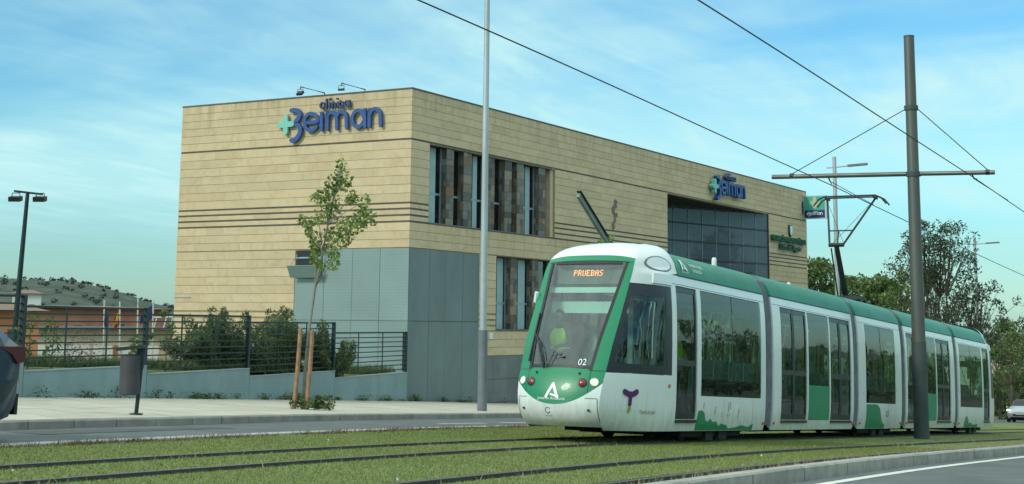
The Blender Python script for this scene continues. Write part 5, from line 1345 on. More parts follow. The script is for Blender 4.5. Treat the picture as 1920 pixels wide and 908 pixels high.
# street lamps along the far pavement
m_galv = pm('lamp_post_galvanised', (.40, .43, .44), .2, 1.2, .45, rvar=.12, metal=.35, stretch=(1, 1, .3), dirt=.4, dirtc=(.22, .24, .25))
m_lbase = pm('lamp_post_base_grey', (.14, .16, .18), .15, 2, .6)
def street_lamp(x, y, h, r, label, base=2.2, arm=1.7):
    z = walk_z(x, y) if x < 60 else G(x, y)
    t = thing('street_lamp', label, 'street lamp', (x, y, z), group='street lamps along the far pavement')
    MB().tube([(x, y, z), (x, y, z + base)], [r * 1.35, r * 1.3], 14).build('base_sleeve', m_lbase, t, smooth=True)
    MB().tube([(x, y, z + base), (x, y, z + h)], [r, r * .72], 14).build('pole', m_galv, t, smooth=True)
    MB().tube([(x - .0, y + .35, z + h - .47), (x, y - arm, z + h - .42)], .035, 6).build('arm', m_galv, t)
    MB().bar((x, y - arm + .1, z + h - .42), (x, y - arm - .75, z + h - .38), .22, .09).build('lamp_head', m_lbase, t)
street_lamp(37.18, 21.84, 15.5, .105, 'tall pale galvanised lamp post with dark base in front of the clinic', 2.33)
street_lamp(62.24, 18.75, 11.4, .115, 'street lamp rising behind the pantograph', 2.2, .70)
street_lamp(97.9, 20.25, 11.8, .12, 'farthest street lamp, right of the dark open tree', 2.2, .80)

# twin floodlight mast behind the fence
mz = Vector((30.2, 33.37, .2)); t = thing('floodlight_mast', 'thin dark mast with two floodlights behind the fence', 'lamp', mz); d = Vector((.489, -.872, 0))
MB().tube([mz + d * -.18, mz + Vector((0, 0, 5.5))], [.10, .055], 10).build('pole', m_fence, t, smooth=True)
tp0 = mz + Vector((0, 0, 5.5)); MB().bar(tp0 - d * .40 + Vector((0, 0, .03)), tp0 + d * .45 + Vector((0, 0, -.06)), .05, .06).build('crossbar', m_fence, t)
for s in (-.34, .38):
    c = tp0 + d * s + Vector((0, 0, -.17)); MB().tube([c + d * -.13 + Vector((0, 0, -.02)), c + d * -.11 + Vector((0, 0, .14)), c + d * .11 + Vector((0, 0, .14)), c + d * .13 + Vector((0, 0, -.02))], .015, 5).build('lamp_bracket', m_fence, t)
    MB().bar(c + Vector((.1, .06, -.0)), c - Vector((.14, .08, .06)), .34, .14).build('floodlight', m_black, t)

# ------------------------------------------------------------------ overhead line
m_spole = pm('catenary_pole_steel', (.125, .125, .112), .22, .9, .45, rvar=.12, metal=.55, stretch=(1, 1, .25))
m_spole2 = pm('catenary_pole_lower', (.055, .072, .072), .2, 1.5, .65, metal=.2)
CPX, CPY = 37.9, 9.33; cz = G(CPX, CPY)
cp_ = thing('catenary_pole', 'thick tapering steel pole with a cross arm between the tracks', 'pole', (CPX, CPY, cz))
MB().tube([(CPX, CPY, cz - .1), (CPX, CPY, cz + 2.42)], [.195, .185], 20).build('lower_sleeve', m_spole2, cp_, smooth=True)
MB().tube([(CPX, CPY, cz + 2.42), (CPX, CPY, 9.6)], [.172, .135], 20).build('shaft', m_spole, cp_, smooth=True)
MB().lathe([(.14, 0), (.14, .03)], (CPX, CPY, 9.6), 'Z', 20).build('cap', m_spole2, cp_)
MB().tube([(CPX, 13.16, 6.04), (CPX, CPY + .14, 5.97)], .062, 10).tube([(CPX, CPY - .14, 5.965), (CPX, 7.28, 5.92)], .058, 10).build('cross_arm', m_spole, cp_, smooth=True)
for z, r in ((5.96, .168), (7.70, .160)): MB().lathe([(r, -.06), (r + .02, -.06), (r + .02, .06), (r, .06)], (CPX, CPY, z), 'Z', 20).build('clamp_collar', m_spole2, cp_)
MB().tube([(CPX, CPY + .15, 7.68), (CPX, 12.60, 6.10)], .012, 6).tube([(CPX, CPY - .15, 7.68), (CPX, 7.45, 5.99)], .012, 6).build('stay_rod', m_black, cp_)
for y in (12.60, 7.45): MB().lathe([(.07, -.05), (.07, .05)], (CPX, y, 6.05 if y > 9 else 5.93), 'Y', 10).build('stay_clamp', m_black, cp_)
def wire_z(x, y, h): return G(x, y) + h
for y, h, lab, ay in ((11.50, 6.50, 'black contact wire over the tram, touched by the pantograph', 11.6), (7.72, 6.53, 'black contact wire over the empty near track', 7.85)):
    w = thing('contact_wire', lab, 'wire', (CPX, y, wire_z(CPX, y, h)), group='overhead contact wires')
    pts = []
    for i in range(66):
        x = 2 + 1.5 * i; s = (x - CPX) % 36 / 36; pts.append((x, y, wire_z(x, y, h) - .10 * 4 * s * (1 - s) * .5))
    MB().tube(pts, .013, 5).build('wire', m_black, w)
    az = 6.0 if y > 9 else 5.92
    MB().tube([(CPX, ay, az), (CPX, ay - .05, az - .14)], .02, 5).tube([(CPX, ay - .05, az - .14), (CPX, y, wire_z(CPX, y, h) + .02)], .012, 5).tube([(CPX, ay - .05, az - .14), (CPX + 4, y, wire_z(CPX + 4, y, h))], .010, 5).build('hanger', m_black, w)
# slanted steel fin rising behind the tram in front of the clinic
t = thing('slanted_beam', 'slim slanted steel beam rising above the tram roof in front of the clinic', 'beam', (65, 26, -1.6))
MB().bar((51.65, 26, 7.13), (65.0, 26, -1.6), .14, .24, up=(0, 0, 1)).build('beam', pm('beam_grey_green', (.20, .25, .235), .2, 2, .5, metal=.3), t)
MB().bar((51.60, 25.96, 7.27), (65.0, 25.96, -1.46), .20, .04).build('edge_strip', m_black, t)
c = Vector((52.6, 25.2, -1.2)); t = thing('small_street_tree', 'few leafy twigs showing over the tram roof beside the slanted beam', 'tree', c)
b = MB(); limb(b, [c, c + Vector((0, 0, 4)), c + Vector((.1, 0, 6.7))], .05, .01, 6); cs = []
for k in range(16):
    e = c + Vector((rng.normal(.05, .35), rng.normal(0, .3), 6.0 + rng.uniform(-1.2, .75))); limb(b, [c + Vector((0, 0, 5.2)), e], .012, .004, 4); cs.append(clump_points(e, .14, 20, .9, .2))
b.build('trunk', m_barkg, t); leaves('crown', np.vstack(cs), .13, m_maple, t, slim=.9)
# ------------------------------------------------------------------ trees at the right and behind the tram
def tree(name, label, base, h, spread, nclump, per, lsize, mat, crown0=.35, stems=1, gap=.0, crad=.55, group=None, slim=.6, trunk_r=.14):
    base = Vector(base); t = thing(name, label, 'tree', base, group); b = MB(); cs = []
    st = []
    for s in range(stems):
        dx, dy = (0, 0) if stems == 1 else (rng.normal(0, spread * .28), rng.normal(0, spread * .28))
        pts = [base + Vector((dx * .25 * k, dy * .25 * k, h * .245 * k * rng.uniform(.97, 1.0))) + Vector((rng.normal(0, .06), rng.normal(0, .06), 0)) * (k > 0) for k in range(5)]
        limb(b, pts, trunk_r / math.sqrt(stems), .02, 7); st.append(pts)
    for k in range(nclump):
        pts = st[k % stems]; q = crown0 + (1 - crown0) * rng.random() ** .85; i = min(3, int(q * 4)); s = pts[i].lerp(pts[i + 1], q * 4 - i)
        a = rng.uniform(0, 2 * PI); prof = math.sin(PI * min(1, (q - crown0) / (1 - crown0) * .80 + .18)) ** .7
        r = spread * prof * rng.uniform(.25, 1.0); e = s + Vector((math.cos(a) * r, math.sin(a) * r, rng.uniform(.1, .6) + r * .25))
        s2 = pts[max(0, i - 1)].lerp(pts[i], .6); limb(b, [s2, s2.lerp(e, .6) + Vector((0, 0, .1)), e], .03, .008, 4)
        cs.append(clump_points(e, crad * rng.uniform(.55, 1.15), per, .75, .3))
    b.build('trunk', m_bark, t, smooth=True); leaves('crown', np.vstack(cs), lsize, mat, t, slim=slim)
    return t
def ring(px, d):
    """ground point at horizontal distance d on the sight line through column px of the horizon"""
    dx, dz = (px - PPX) / F_PX, 1.0; dy = (608 + .00995 * (px - 960) - PPY) / F_PX
    v = Vector([Rw[i][0] * dx + Rw[i][1] * dy + Rw[i][2] * dz for i in range(3)]); v.z = 0; v.normalize(); return v.x * d, v.y * d
def at_(px, d): x, y = ring(px, d); return (x, y, terrain(x, y) + .3)
G1 = 'broadleaf trees beyond the clinic'
tree('broadleaf_tree', 'round green tree just right of the clinic end wall', at_(1535, 108), 10.6, 3.2, 110, 46, .30, m_tree1, .25, 1, crad=.8, group=G1)
tree('broadleaf_tree', 'green tree behind the pantograph arm', at_(1592, 118), 10.2, 3.3, 110, 46, .30, m_tree1, .25, 1, crad=.8, group=G1)
tree('broadleaf_tree', 'broad green tree between pantograph and steel pole', at_(1645, 112), 10.0, 3.3, 110, 46, .30, m_tree1, .25, 1, crad=.8, group=G1)
tree('broadleaf_tree', 'yellow green smaller tree beside the steel pole', at_(1690, 104), 10.2, 1.6, 40, 36, .26, m_maple, .3, 1, crad=.6, group=G1)
tree('open_dark_tree', 'tall dark open tree right of the steel pole', at_(1752, 92), 11.7, 2.6, 210, 36, .20, m_tree2, .34, 4, crad=.60, slim=.4, trunk_r=.22)
tree('open_dark_tree', 'lower dark spindly tree leaning over the tram tail', at_(1812, 96), 8.2, 3.0, 60, 34, .22, m_tree2, .40, 3, crad=.5, slim=.4, trunk_r=.16)
tree('roadside_tree', 'round roadside tree at the right edge above the silver car', at_(1893, 118), 6.9, 3.0, 70, 40, .22, m_tree1, .30, 1, crad=.62, trunk_r=.13)
tree('roadside_tree', 'taller sparse tree rising at the right edge of the view', at_(1915, 128), 8.0, 3.6, 42, 30, .22, m_tree2, .5, 2, crad=.6, trunk_r=.14)
tree('roadside_tree', 'low leafy tree between the tram tail and the right edge', at_(1868, 124), 5.6, 2.2, 46, 40, .24, m_tree1, .25, 1, crad=.65)
# hedge along the far side of the street
x0, y0 = ring(1850, 132); x1, y1 = ring(1950, 126); n = 9000; q = rng.random(n)
pts = np.stack([x0 + (x1 - x0) * q + rng.normal(0, .5, n), y0 + (y1 - y0) * q + rng.normal(0, .5, n), terrain(x0, y0) + .3 + 3.6 * rng.random(n) ** .8], 1)
o = leaves('clipped_hedge', pts, .34, m_tree1); tag(o, 'dark clipped hedge behind the silver car', 'hedge')
# houses beyond the trees at the right
m_cream = pm('cream_render', (.52, .47, .37), .08, .6, .9); m_brick = pm('brown_brick', (.30, .135, .085), .2, 1.2, .9); m_tile = pm('roof_tiles', (.20, .13, .10), .2, 2, .9); m_win = pm('far_window', (.05, .06, .07), .1, 1, .3)
def house(label, px, d, w, dep, zb, h, wallm, roofm, rh, nwin, name='house'):
    x, y = ring(px, d); dv = Vector((x, y, 0)).normalized(); sd = Vector((dv.y, -dv.x, 0)); c = Vector((x, y, zb)); t = thing(name, label, 'building', c)
    def P(a, f, z): return c + sd * a + dv * f + Vector((0, 0, z))
    b = MB(); vs = [P(a, f, z) for z in (0, h) for a, f in ((-w / 2, 0), (w / 2, 0), (w / 2, dep), (-w / 2, dep))]
    b.add(vs, [(0, 1, 2, 3), (4, 5, 6, 7), (0, 1, 5, 4), (1, 2, 6, 5), (2, 3, 7, 6), (3, 0, 4, 7)]); b.build('wall', wallm, t)
    b = MB(); o_ = .4; vs = [P(-w / 2 - o_, -o_, h + .02), P(w / 2 + o_, -o_, h + .02), P(w / 2 + o_, dep + o_, h + .02), P(-w / 2 - o_, dep + o_, h + .02), P(-w / 2 + min(w * .3, dep / 2), dep / 2, h + rh), P(w / 2 - min(w * .3, dep / 2), dep / 2, h + rh)]
    b.add(vs, [(0, 1, 5, 4), (1, 2, 5), (2, 3, 4, 5), (3, 0, 4), (0, 3, 2, 1)]); b.build('roof', roofm, t)
    for a, z, ww, hh in nwin:
        b = MB(); vs = [P(a + s * ww / 2, f, z + q * hh) for f in (-.04, .05) for s, q in ((-1, 0), (1, 0), (1, 1), (-1, 1))]
        b.add(vs, [(0, 1, 2, 3), (4, 5, 6, 7), (0, 1, 5, 4), (1, 2, 6, 5), (2, 3, 7, 6), (3, 0, 4, 7)]); b.build('window', m_win, t)
    return t
house('cream house with brown roof behind the trees at the right edge', 1895, 165, 16, 9, -6.5, 6.0, m_cream, m_tile, 1.2, [(-4, 3.2, 1.2, 1.4), (0, 3.2, 1.2, 1.4), (4, 3.2, 1.2, 1.4)])

# ------------------------------------------------------------------ left background: school-like buildings, flags and the hill
m_offw = pm('off_white_panel', (.66, .66, .60), .06, .8, .85); m_sand = pm('sand_render', (.50, .43, .31), .08, .5, .9); m_dkroof = pm('dark_roof_edge', (.05, .055, .06), .1, 1, .8)
x, y = ring(190, 74)
hb = house('long sand coloured low hall beyond the garden', 215, 74, 10.5, 14, -2.6, 4.15, m_sand, m_dkroof, .12, [])
def patchy(t_root, px0, px1, d, z0, z1, mat, name, off=-.06):
    xa, ya = ring(px0, d + off * 4); xb, yb = ring(px1, d + off * 4); b = MB()
    dv = Vector(((xa + xb) / 2, (ya + yb) / 2, 0)).normalized() * .1
    vs = [(xa, ya, z0), (xb, yb, z0), (xb, yb, z1), (xa, ya, z1)]; vs += [(p[0] + dv.x, p[1] + dv.y, p[2]) for p in vs]
    b.add(vs, [(0, 1, 2, 3), (4, 5, 6, 7), (0, 1, 5, 4), (1, 2, 6, 5), (2, 3, 7, 6), (3, 0, 4, 7)]); return b.build(name, mat, t_root)
for a, c in ((62, 88), (92, 128), (132, 172), (178, 214), (226, 247), (252, 300)): patchy(hb, a, c, 73.2, -2.5, .78, m_offw, 'white_panel')
for a, c in ((215, 224), (248, 251)): patchy(hb, a, c, 73.1, -2.5, .80, m_brick, 'brown_door')
house('brown brick block with flat roof behind the sand coloured hall', 120, 112, 15.0, 9, -4.6, 7.4, m_brick, m_tile, .25, [(-3.5, 5.7, .5, .8), (-3.0, 5.7, .3, .8), (1.0, 5.7, .6, .5), (4.0, 5.7, .5, .6)])
m_orange = pm('orange_render', (.48, .20, .095), .1, .8, .9)
house('orange rendered house at the left edge behind the fence', 8, 60, 2.6, 6, -2.0, 4.3, m_orange, m_tile, .3, [(.4, 2.7, .5, .9)])
house('small white house on the slope behind the mast', 48, 190, 3.4, 4, -3.0, 8.1, m_offw, m_tile, .5, [(-.8, 6.0, .7, .8), (.6, 6.0, .7, .8)])
# roof railing of the hall next to the clinic
t = thing('roof_railing', 'white slanted railing on the hall roof beside the clinic', 'railing', (*ring(300, 70), 1.5)); m_wrail = pm('white_rail', (.62, .66, .64), .05, 2, .5)
b = MB(); 
def rp(px, z, d=70): x, y = ring(px, d); return Vector((x, y, z))
b.tube([rp(270, 2.12), rp(324, 2.16)], .035, 5); b.build('top_rail', m_wrail, t)
for px in (276, 294, 312, 324): MB().tube([rp(px, 2.13), rp(px - 5, 1.62)], .03, 5).build('baluster', m_wrail, t)
# flags
m_fp = pm('flagpole', (.55, .58, .56), .05, 2, .4); m_yel = pm('flag_yellow', (.55, .33, .03), .05, 2, .8); m_red = pm('flag_red', (.35, .03, .025), .05, 2, .8); m_eu = pm('flag_navy', (.02, .04, .13), .05, 2, .8); m_pur = pm('flag_purple', (.07, .04, .09), .1, 2, .8)
def flag(px, top, lean, label, cols, wpx, drop, d=66):
    p0 = rp(px, -2.0, d); t = thing('flagpole', label, 'flag', p0, group='flags beyond the garden')
    p1 = rp(px - lean, top, d); MB().tube([p0, p1], .035, 6).build('pole', m_fp, t)
    n = len(cols)
    for k, mt in enumerate(cols):
        rows = []
        for i in range(7):
            s = i / 6; r = []
            for j in range(3):
                f = (k + j / 2) / n; q = p1 + (p0 - p1).normalized() * (.12 + drop * f * (1 - .35 * s)) + CR * (wpx * d / F_PX * s) + Vector((0, 0, -drop * .75 * s)) + Vector((.86, .48, 0)) * (.08 * math.sin(s * 9 + f * 3))
                r.append(q)
            rows.append(r)
        MB().shell(rows, .01).build('stripe' if n > 1 else 'cloth', mt, t, smooth=True)
flag(201, 2.86, 7, 'flagpole with a furled dark purple flag left of the other flags', [m_pur], 7, .9)
flag(233, 2.80, 10, 'flagpole with a hanging red and yellow flag', [m_red, m_yel, m_yel, m_red], -9, .8)
flag(263, 2.95, 6, 'bare leaning flagpole between the two coloured flags', [m_wrail], 1, .15)
flag(291, 2.85, 5, 'flagpole with a dark blue flag nearest the clinic', [m_eu], -22, .65)
# hill
def hill_material():
    m, nt, b = nodes('hill_scrub'); N = nt.nodes.new; L = nt.links.new
    geo = N('ShaderNodeNewGeometry'); n = N('ShaderNodeTexNoise'); n.inputs['Scale'].default_value = .085; n.inputs['Detail'].default_value = 9; n.inputs['Roughness'].default_value = .7; L(geo.outputs['Position'], n.inputs['Vector'])
    r = N('ShaderNodeValToRGB'); L(n.outputs[0], r.inputs[0]); e = r.color_ramp.elements; e[0].position = .36; e[0].color = (.046, .068, .053, 1); e[1].position = .66; e[1].color = (.115, .112, .098, 1); q = e.new(.50); q.color = (.066, .086, .067, 1)
    L(r.outputs[0], b.inputs['Base Color']); b.inputs['Roughness'].default_value = .95; b.inputs['Specular IOR Level'].default_value = .1; return m
m_hill = hill_material()
crest = [(-900, 20), (-500, 26), (-200, 22), (-60, 19.5), (0, 18.2), (60, 17.6), (130, 17.6), (170, 16.2), (205, 14.2), (240, 12.2), (270, 9.8), (300, 8.4), (325, 7.2), (400, 4.5), (520, 0), (700, -4)]
rows = []
for i in range(13):
    f = i / 12; d = 380 + 260 * f; r = []
    for px in list(range(-900, 720, 18)):
        h = lerp_tab(crest, px); z = -6 + (h + 6) * (math.sin(f * PI / 2) ** 1.1) + .5 * math.sin(px * .11 + i * 2.1) * math.sin(px * .053 + i) * (f > .05)
        x, y = ring(px, d * (1 if px < 800 else 1)); r.append((x, y, z))
    rows.append(r)
o = MB().grid(rows).build('hill', m_hill, smooth=True); tag(o, kind='structure')
cs = []
for k in range(150):
    px = rng.uniform(-80, 420); f = rng.uniform(.25, 1.0) if k > 45 else rng.uniform(.97, 1.0); d = 380 + 260 * f; h = lerp_tab(crest, px); z = -6 + (h + 6) * (math.sin(f * PI / 2) ** 1.1); x, y = ring(px, d)
    cs.append(clump_points((x, y, z + .6), rng.uniform(.6, 1.4), 26, .7, .2))
o = leaves('hill_scrub', np.vstack(cs), .9, leafm('scrub_leaf', (.046, .066, .052), (.064, .084, .066))); tag(o, 'dark scrub and small trees dotted over the hill', 'scrub', kind='stuff')

# ------------------------------------------------------------------ cars
m_tyre = pm('tyre', (.015, .015, .016), .2, 6, .85); m_rim = pm('wheel_rim', (.35, .36, .37), .1, 4, .35, metal=.7)
m_cglz = glass('car_glass', (.10, .12, .13), .02); m_plate2 = pm('number_plate', (.6, .6, .58), .05, 3, .5)
def make_car(label, loc, rotz, paint, L=4.1, W=1.75, Hh=1.47, lights_on=False, pitch=0.0):
    """hatchback, front towards local -x, built from cross sections"""
    t = thing('parked_car' if not lights_on else 'oncoming_car', label, 'car', loc); t.rotation_euler = (0, pitch, rotz); ORG[t] = Vector((0, 0, 0))
    # sections: x, half width at sill, shoulder half width, shoulder z, roof half width, roof z, bottom z
    S = [(-L / 2, .62, .66, .62, .60, .64, .34), (-L / 2 + .08, .74, .80, .70, .70, .74, .24), (-L / 2 + .45, .84, .87, .80, .72, .88, .2), (-L / 2 + 1.0, .86, .875, .90, .70, .99, .2), (-L / 2 + 1.28, .86, .875, .93, .68, 1.06, .2),
         (-L / 2 + 1.95, .86, .875, .95, .60, Hh - .05, .2), (-L / 2 + 2.6, .86, .875, .97, .59, Hh, .2), (-L / 2 + 3.3, .86, .875, .99, .57, Hh - .06, .2), (L / 2 - .35, .85, .86, 1.0, .55, Hh - .17, .2), (L / 2 - .10, .80, .83, 1.0, .60, 1.10, .26), (L / 2, .70, .74, .80, .62, .86, .36)]
    def ringp(s):
        x, a, b_, zs, r, zr, zb = s
        half = [(a * .9, zb), (a, zb + .12), (b_, (zb + zs) / 2 + .05), (b_ * .995, zs), (r + (b_ - r) * .12, zs + (zr - zs) * .86), (r * .85, zr), (0, zr + .015)]
        return [(x, -v, z) for v, z in half] + [(x, v, z) for v, z in reversed(half[:-1])]
    R_ = [ringp(s) for s in S]; n = len(R_[0]); body = MB(); glz = MB()
    for i in range(len(R_) - 1):
        for k in range(n - 1):
            q = [R_[i][k], R_[i][k + 1], R_[i + 1][k + 1], R_[i + 1][k]]
            side_glass = k in (3, 8) and 4 <= i <= 7; ws = i == 4 and k in (4, 5, 6, 7); rw = i == 8 and k in (3, 4, 5, 6, 7, 8)
            (glz if side_glass or ws or rw else body).add(q, [(0, 1, 2, 3)])
    body.add(R_[0], [tuple(range(n))]); body.add(R_[-1], [tuple(range(n))])
    bo = body.build('body', paint, t, smooth=True); glz.build('glazing', m_cglz, bo)
    MB().box(-L / 2 + .5, L / 2 - .3, -.78, .78, .16, .9).build('cabin_floor', m_under, bo)
    for x in (-L / 2 + .78, L / 2 - .72):
        for s in (-1, 1):
            w = MB().lathe([(.10, -.1), (.30, -.10), (.315, -.06), (.315, .06), (.30, .10), (.10, .1)], (x, s * .80, .315), 'Y', 20).build('wheel', m_tyre, t, smooth=True)
            MB().lathe([(.03, s * .092), (.20, s * .104), (.205, s * .085)], (x, s * .80, .315), 'Y', 16).build('rim', m_rim, w)
    for s in (-1, 1):
        MB().add([(-L / 2 + .02, s * .48, .66), (-L / 2 + .03, s * .66, .64), (-L / 2 + .30, s * .86, .74), (-L / 2 + .30, s * .84, .84), (-L / 2 + .10, s * .60, .77)], [(0, 1, 2, 3, 4)]).build('headlight', pm('car_headlight', (.7, .7, .68), emit=(1, .97, .9), estr=1.4) if lights_on else m_chrome, bo)
        MB().prism([(L / 2 - .42, .99), (L / 2 - .06, 1.01), (L / 2 - .035, .93), (L / 2 - .05, .84), (L / 2 - .14, .82), (L / 2 - .24, .92)], lambda a, z, d: (a, d, z), min(s * .55, s * .865), max(s * .55, s * .865)).build('tail_light', pm('car_tail_lens', (.085, .010, .020), .1, 5, .25, coat=.5), bo)
        MB().bar((-L / 2 + 1.35, s * .90, .97), (-L / 2 + 1.35, s * 1.02, 1.0), .14, .12).build('mirror', paint, bo)
    MB().box(-L / 2 - .012, -L / 2 + .02, -.42, .42, .40, .53).build('grille', m_trim, bo); MB().box(-L / 2 - .02, -L / 2 - .006, -.26, .26, .50, .59).build('number_plate', m_plate2, bo)
    MB().box(L / 2 - .02, L / 2 + .03, -.72, .72, .28, .50).build('rear_bumper', m_trim, bo); MB().box(L / 2 - .05, L / 2 + .012, -.26, .26, .62, .73).build('number_plate', m_plate2, bo)
    return t
m_cblue = pm('car_paint_dark_blue', (.010, .028, .062), .05, 2, .28, coat=.7); m_csil = pm('car_paint_silver', (.42, .44, .46), .05, 2, .3, metal=.55, coat=.5)
cxr = 13.62; bc = make_car('dark blue car cut off by the left edge, red tail light showing', (cxr - 2.05, 15.95, G(cxr - 2, 15.95) - .02), 0, m_cblue, 4.1, 1.75, 1.50, False, .03); bc.scale = (1.12, 1.06, 1.22); bc.location.x -= .12
xx, yy = ring(1903, 103.5); make_car('silver hatchback with lit headlights coming towards the camera at right', (xx + 1.8, yy, G(xx + 2, yy)), rad(3), m_csil, 4.0, 1.75, 1.5, True, .053)

# ------------------------------------------------------------------ people inside the tram
m_skin = pm('skin', (.42, .25, .17), .1, 8, .6); m_hair = pm('hair_dark', (.02, .016, .014), .2, 20, .7); m_vest = pm('hi_vis_yellow', (.60, .70, .05), .08, 6, .7); m_cloth = pm('navy_clothes', (.03, .035, .05), .15, 8, .85); m_refl = pm('reflective_band', (.62, .64, .62), .05, 4, .35)
def skin_mesh(name, verts, edges, radii, mat, root=0, sub=2):
    me = bpy.data.meshes.new(name); me.from_pydata(verts, edges, []); o = bpy.data.objects.new(name, me); COL.objects.link(o)
    md = o.modifiers.new('skin', 'SKIN'); md.use_smooth_shade = True
    for i, v in enumerate(me.skin_vertices[0].data): v.radius = radii[i] if isinstance(radii[i], tuple) else (radii[i], radii[i]); v.use_root = (i == root)
    s = o.modifiers.new('sub', 'SUBSURF'); s.levels = sub; s.render_levels = sub
    dg = bpy.context.evaluated_depsgraph_get(); m2 = bpy.data.meshes.new_from_object(o.evaluated_get(dg)); bpy.data.objects.remove(o); bpy.data.meshes.remove(me)
    m2.materials.clear(); m2.materials.append(mat); m2.polygons.foreach_set('use_smooth', [True] * len(m2.polygons)); return m2
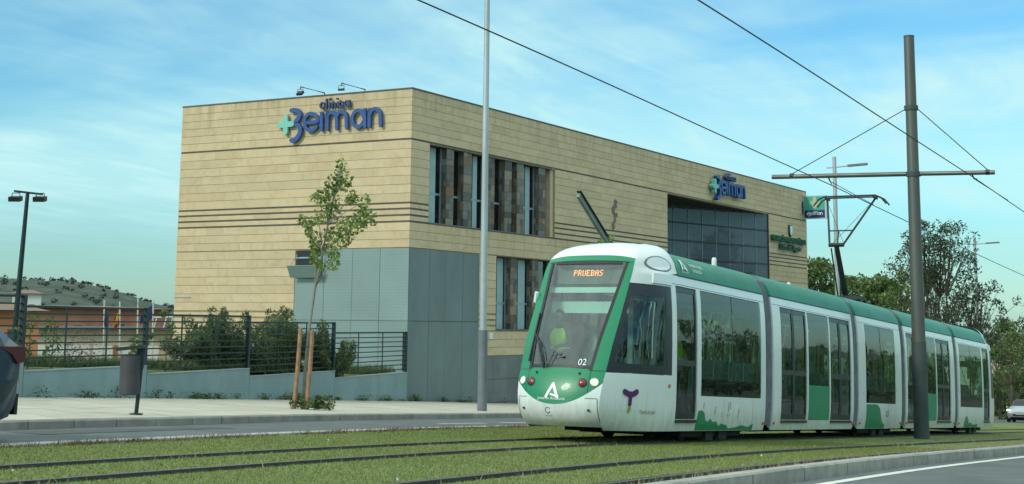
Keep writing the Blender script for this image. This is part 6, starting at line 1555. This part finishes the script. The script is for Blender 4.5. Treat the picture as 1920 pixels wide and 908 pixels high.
def person(label, root_loc, yaw, seated, arms):
    """x forward, y left, z up from the soles; arms = list of (elbow, wrist) for left and right"""
    t = thing('person', label, 'person', root_loc); t.rotation_euler = (0, 0, yaw); ORG[t] = Vector((0, 0, 0))
    hz = .48 if seated else .95
    V = [(0, 0, hz), (0.0, 0, hz + .22), (.02, 0, hz + .42), (.02, 0, hz + .50), (.03, 0, hz + .58)]; E = [(0, 1), (1, 2), (2, 3), (3, 4)]; Rr = [(.16, .12), (.15, .11), (.17, .11), (.075, .075), (.06, .06)]
    for s, (el, wr) in zip((1, -1), arms):
        i = len(V); sh = (.02, s * .20, hz + .43); V += [sh, el, wr, (wr[0] + .08, wr[1], wr[2] - .01)]; E += [(2, i), (i, i + 1), (i + 1, i + 2), (i + 2, i + 3)]; Rr += [.062, .045, .032, .03]
        j = len(V)
        for q in range(4):      # fingers
            b0 = (wr[0] + .10, wr[1] + (q - 1.5) * .021, wr[2] - .01); V += [b0, (b0[0] + .045, b0[1], b0[2] - .018), (b0[0] + .06, b0[1], b0[2] - .05)]; E += [(i + 3, len(V) - 3), (len(V) - 3, len(V) - 2), (len(V) - 2, len(V) - 1)]; Rr += [.010, .009, .008]
        V += [(wr[0] + .05, wr[1] - s * .045, wr[2]), (wr[0] + .09, wr[1] - s * .055, wr[2] - .02)]; E += [(i + 2, len(V) - 2), (len(V) - 2, len(V) - 1)]; Rr += [.011, .009]
    for s in (1, -1):
        i = len(V)
        if seated: V += [(.05, s * .10, hz - .02), (.44, s * .12, hz), (.46, s * .12, .10), (.60, s * .13, .05)]
        else: V += [(0, s * .10, hz - .05), (.02, s * .11, .50), (-.01, s * .11, .09), (.14, s * .12, .05)]
        E += [(0, i), (i, i + 1), (i + 1, i + 2), (i + 2, i + 3)]; Rr += [.095, .065, .045, .04]
    me = skin_mesh('body', V, E, Rr, m_cloth); body = bpy.data.objects.new('body', me); COL.objects.link(body); body.parent = t; ORG[body] = Vector((0, 0, 0))
    vz = skin_mesh('vest', [(.0, 0, hz + .04), (0, 0, hz + .22), (.02, 0, hz + .40), (.02, .15, hz + .45), (.02, -.15, hz + .45)], [(0, 1), (1, 2), (2, 3), (2, 4)], [(.19, .15), (.18, .14), (.20, .14), (.095, .095), (.095, .095)], m_vest)
    v = bpy.data.objects.new('vest', vz); COL.objects.link(v); v.parent = t; ORG[v] = Vector((0, 0, 0))
    MB().lathe([(.165, -.02), (.170, -.02), (.170, .03), (.165, .03)], (0, 0, 0), 'Z', 18).build('reflective_band', m_refl, v).scale = (.9, 1.1, 1); 
    v.children[0].location = (.0, 0, hz + .16)
    # head with nose, ears, eyes and hair
    c = Vector((.05, 0, hz + .70)); b = MB(); prof = []
    rows = []
    for i in range(13):
        th = PI * i / 12; r = []
        for k in range(17):
            ph = 2 * PI * k / 16; x = math.sin(th) * math.cos(ph); y = math.sin(th) * math.sin(ph); z = math.cos(th)
            X_, Y_, Z_ = x * .098, y * .077, z * .120
            if z < 0: Y_ *= 1 - .25 * (-z); X_ *= 1 - .06 * (-z)
            if x > .8 and abs(y) < .25 and -.35 < z < .15: X_ += .018 * (1 - abs(y) / .25)
            if x > .75 and .15 < abs(y) < .55 and .0 < z < .25: X_ -= .008
            r.append(c + Vector((X_, Y_, Z_)))
        rows.append(r)
    b.grid(rows); hd_ = b.build('head', m_skin, t, smooth=True)
    for s in (1, -1):
        MB().lathe([(.008, -.006), (.026, 0), (.008, .006)], c + Vector((0, s * .078, -.005)), 'Y', 10).build('ear', m_skin, hd_)
        MB().lathe([(.004, -.004), (.010, 0), (.004, .004)], c + Vector((.088, s * .030, .012)), 'X', 8).build('eye', m_trim, hd_)
    MB().box(c.x + .086, c.x + .092, -.022, .022, c.z - .062, c.z - .056).build('mouth', pm('lip', (.25, .10, .08), .05, 4, .5), hd_)
    rows = []
    for i in range(7):
        th = PI * .5 * i / 6 * 1.15; r = []
        for k in range(17):
            ph = 2 * PI * k / 16; lift = .0 if math.cos(ph) < .2 else .9; thh = th if math.cos(ph) < .3 else th * .55
            r.append(c + Vector((math.sin(thh) * math.cos(ph) * .104, math.sin(thh) * math.sin(ph) * .084, math.cos(thh) * .128)))
        rows.append(r)
    MB().shell(rows, .006).build('hair', m_hair, hd_, smooth=True)
    return t
def tram_point(u, v, w): return TR.rotation_euler.to_matrix() @ Vector((u, v, w)) + Vector(TR.location)
hz = .48
person('seated driver in yellow hi-vis vest behind the windshield', tram_point(1.42, .56, .92), PI, True, [((.18, .30, hz + .22), (.42, .20, hz + .20)), ((.18, -.30, hz + .22), (.42, -.20, hz + .20))])
hz = .95
person('standing person in yellow hi-vis vest behind the first door', tram_point(3.62, -.78, .36), PI * .9, False, [((.03, .27, hz + .16), (.10, .26, hz - .08)), ((.10, -.27, hz + .18), (.30, -.12, hz + .16))])

# belt of trees across the near road: out of the frame, it shows in the tram's windows
cs = []
for k in range(52):
    bx = 18 + 4.4 * k + rng.normal(0, .8); by = -17 + rng.normal(0, 1.6); bz = G(bx, by); h = rng.uniform(4.5, 8.5)
    for q in range(20): cs.append(clump_points((bx + rng.normal(0, 1.3), by + rng.normal(0, 1.1), bz + h * (.10 + .86 * rng.random())), rng.uniform(.6, 1.3), 20, .8, .3))
o = leaves('tree_belt', np.vstack(cs), .62, m_tree1); tag(o, 'belt of dark trees across the near road, reflected in the tram', 'trees', kind='stuff')
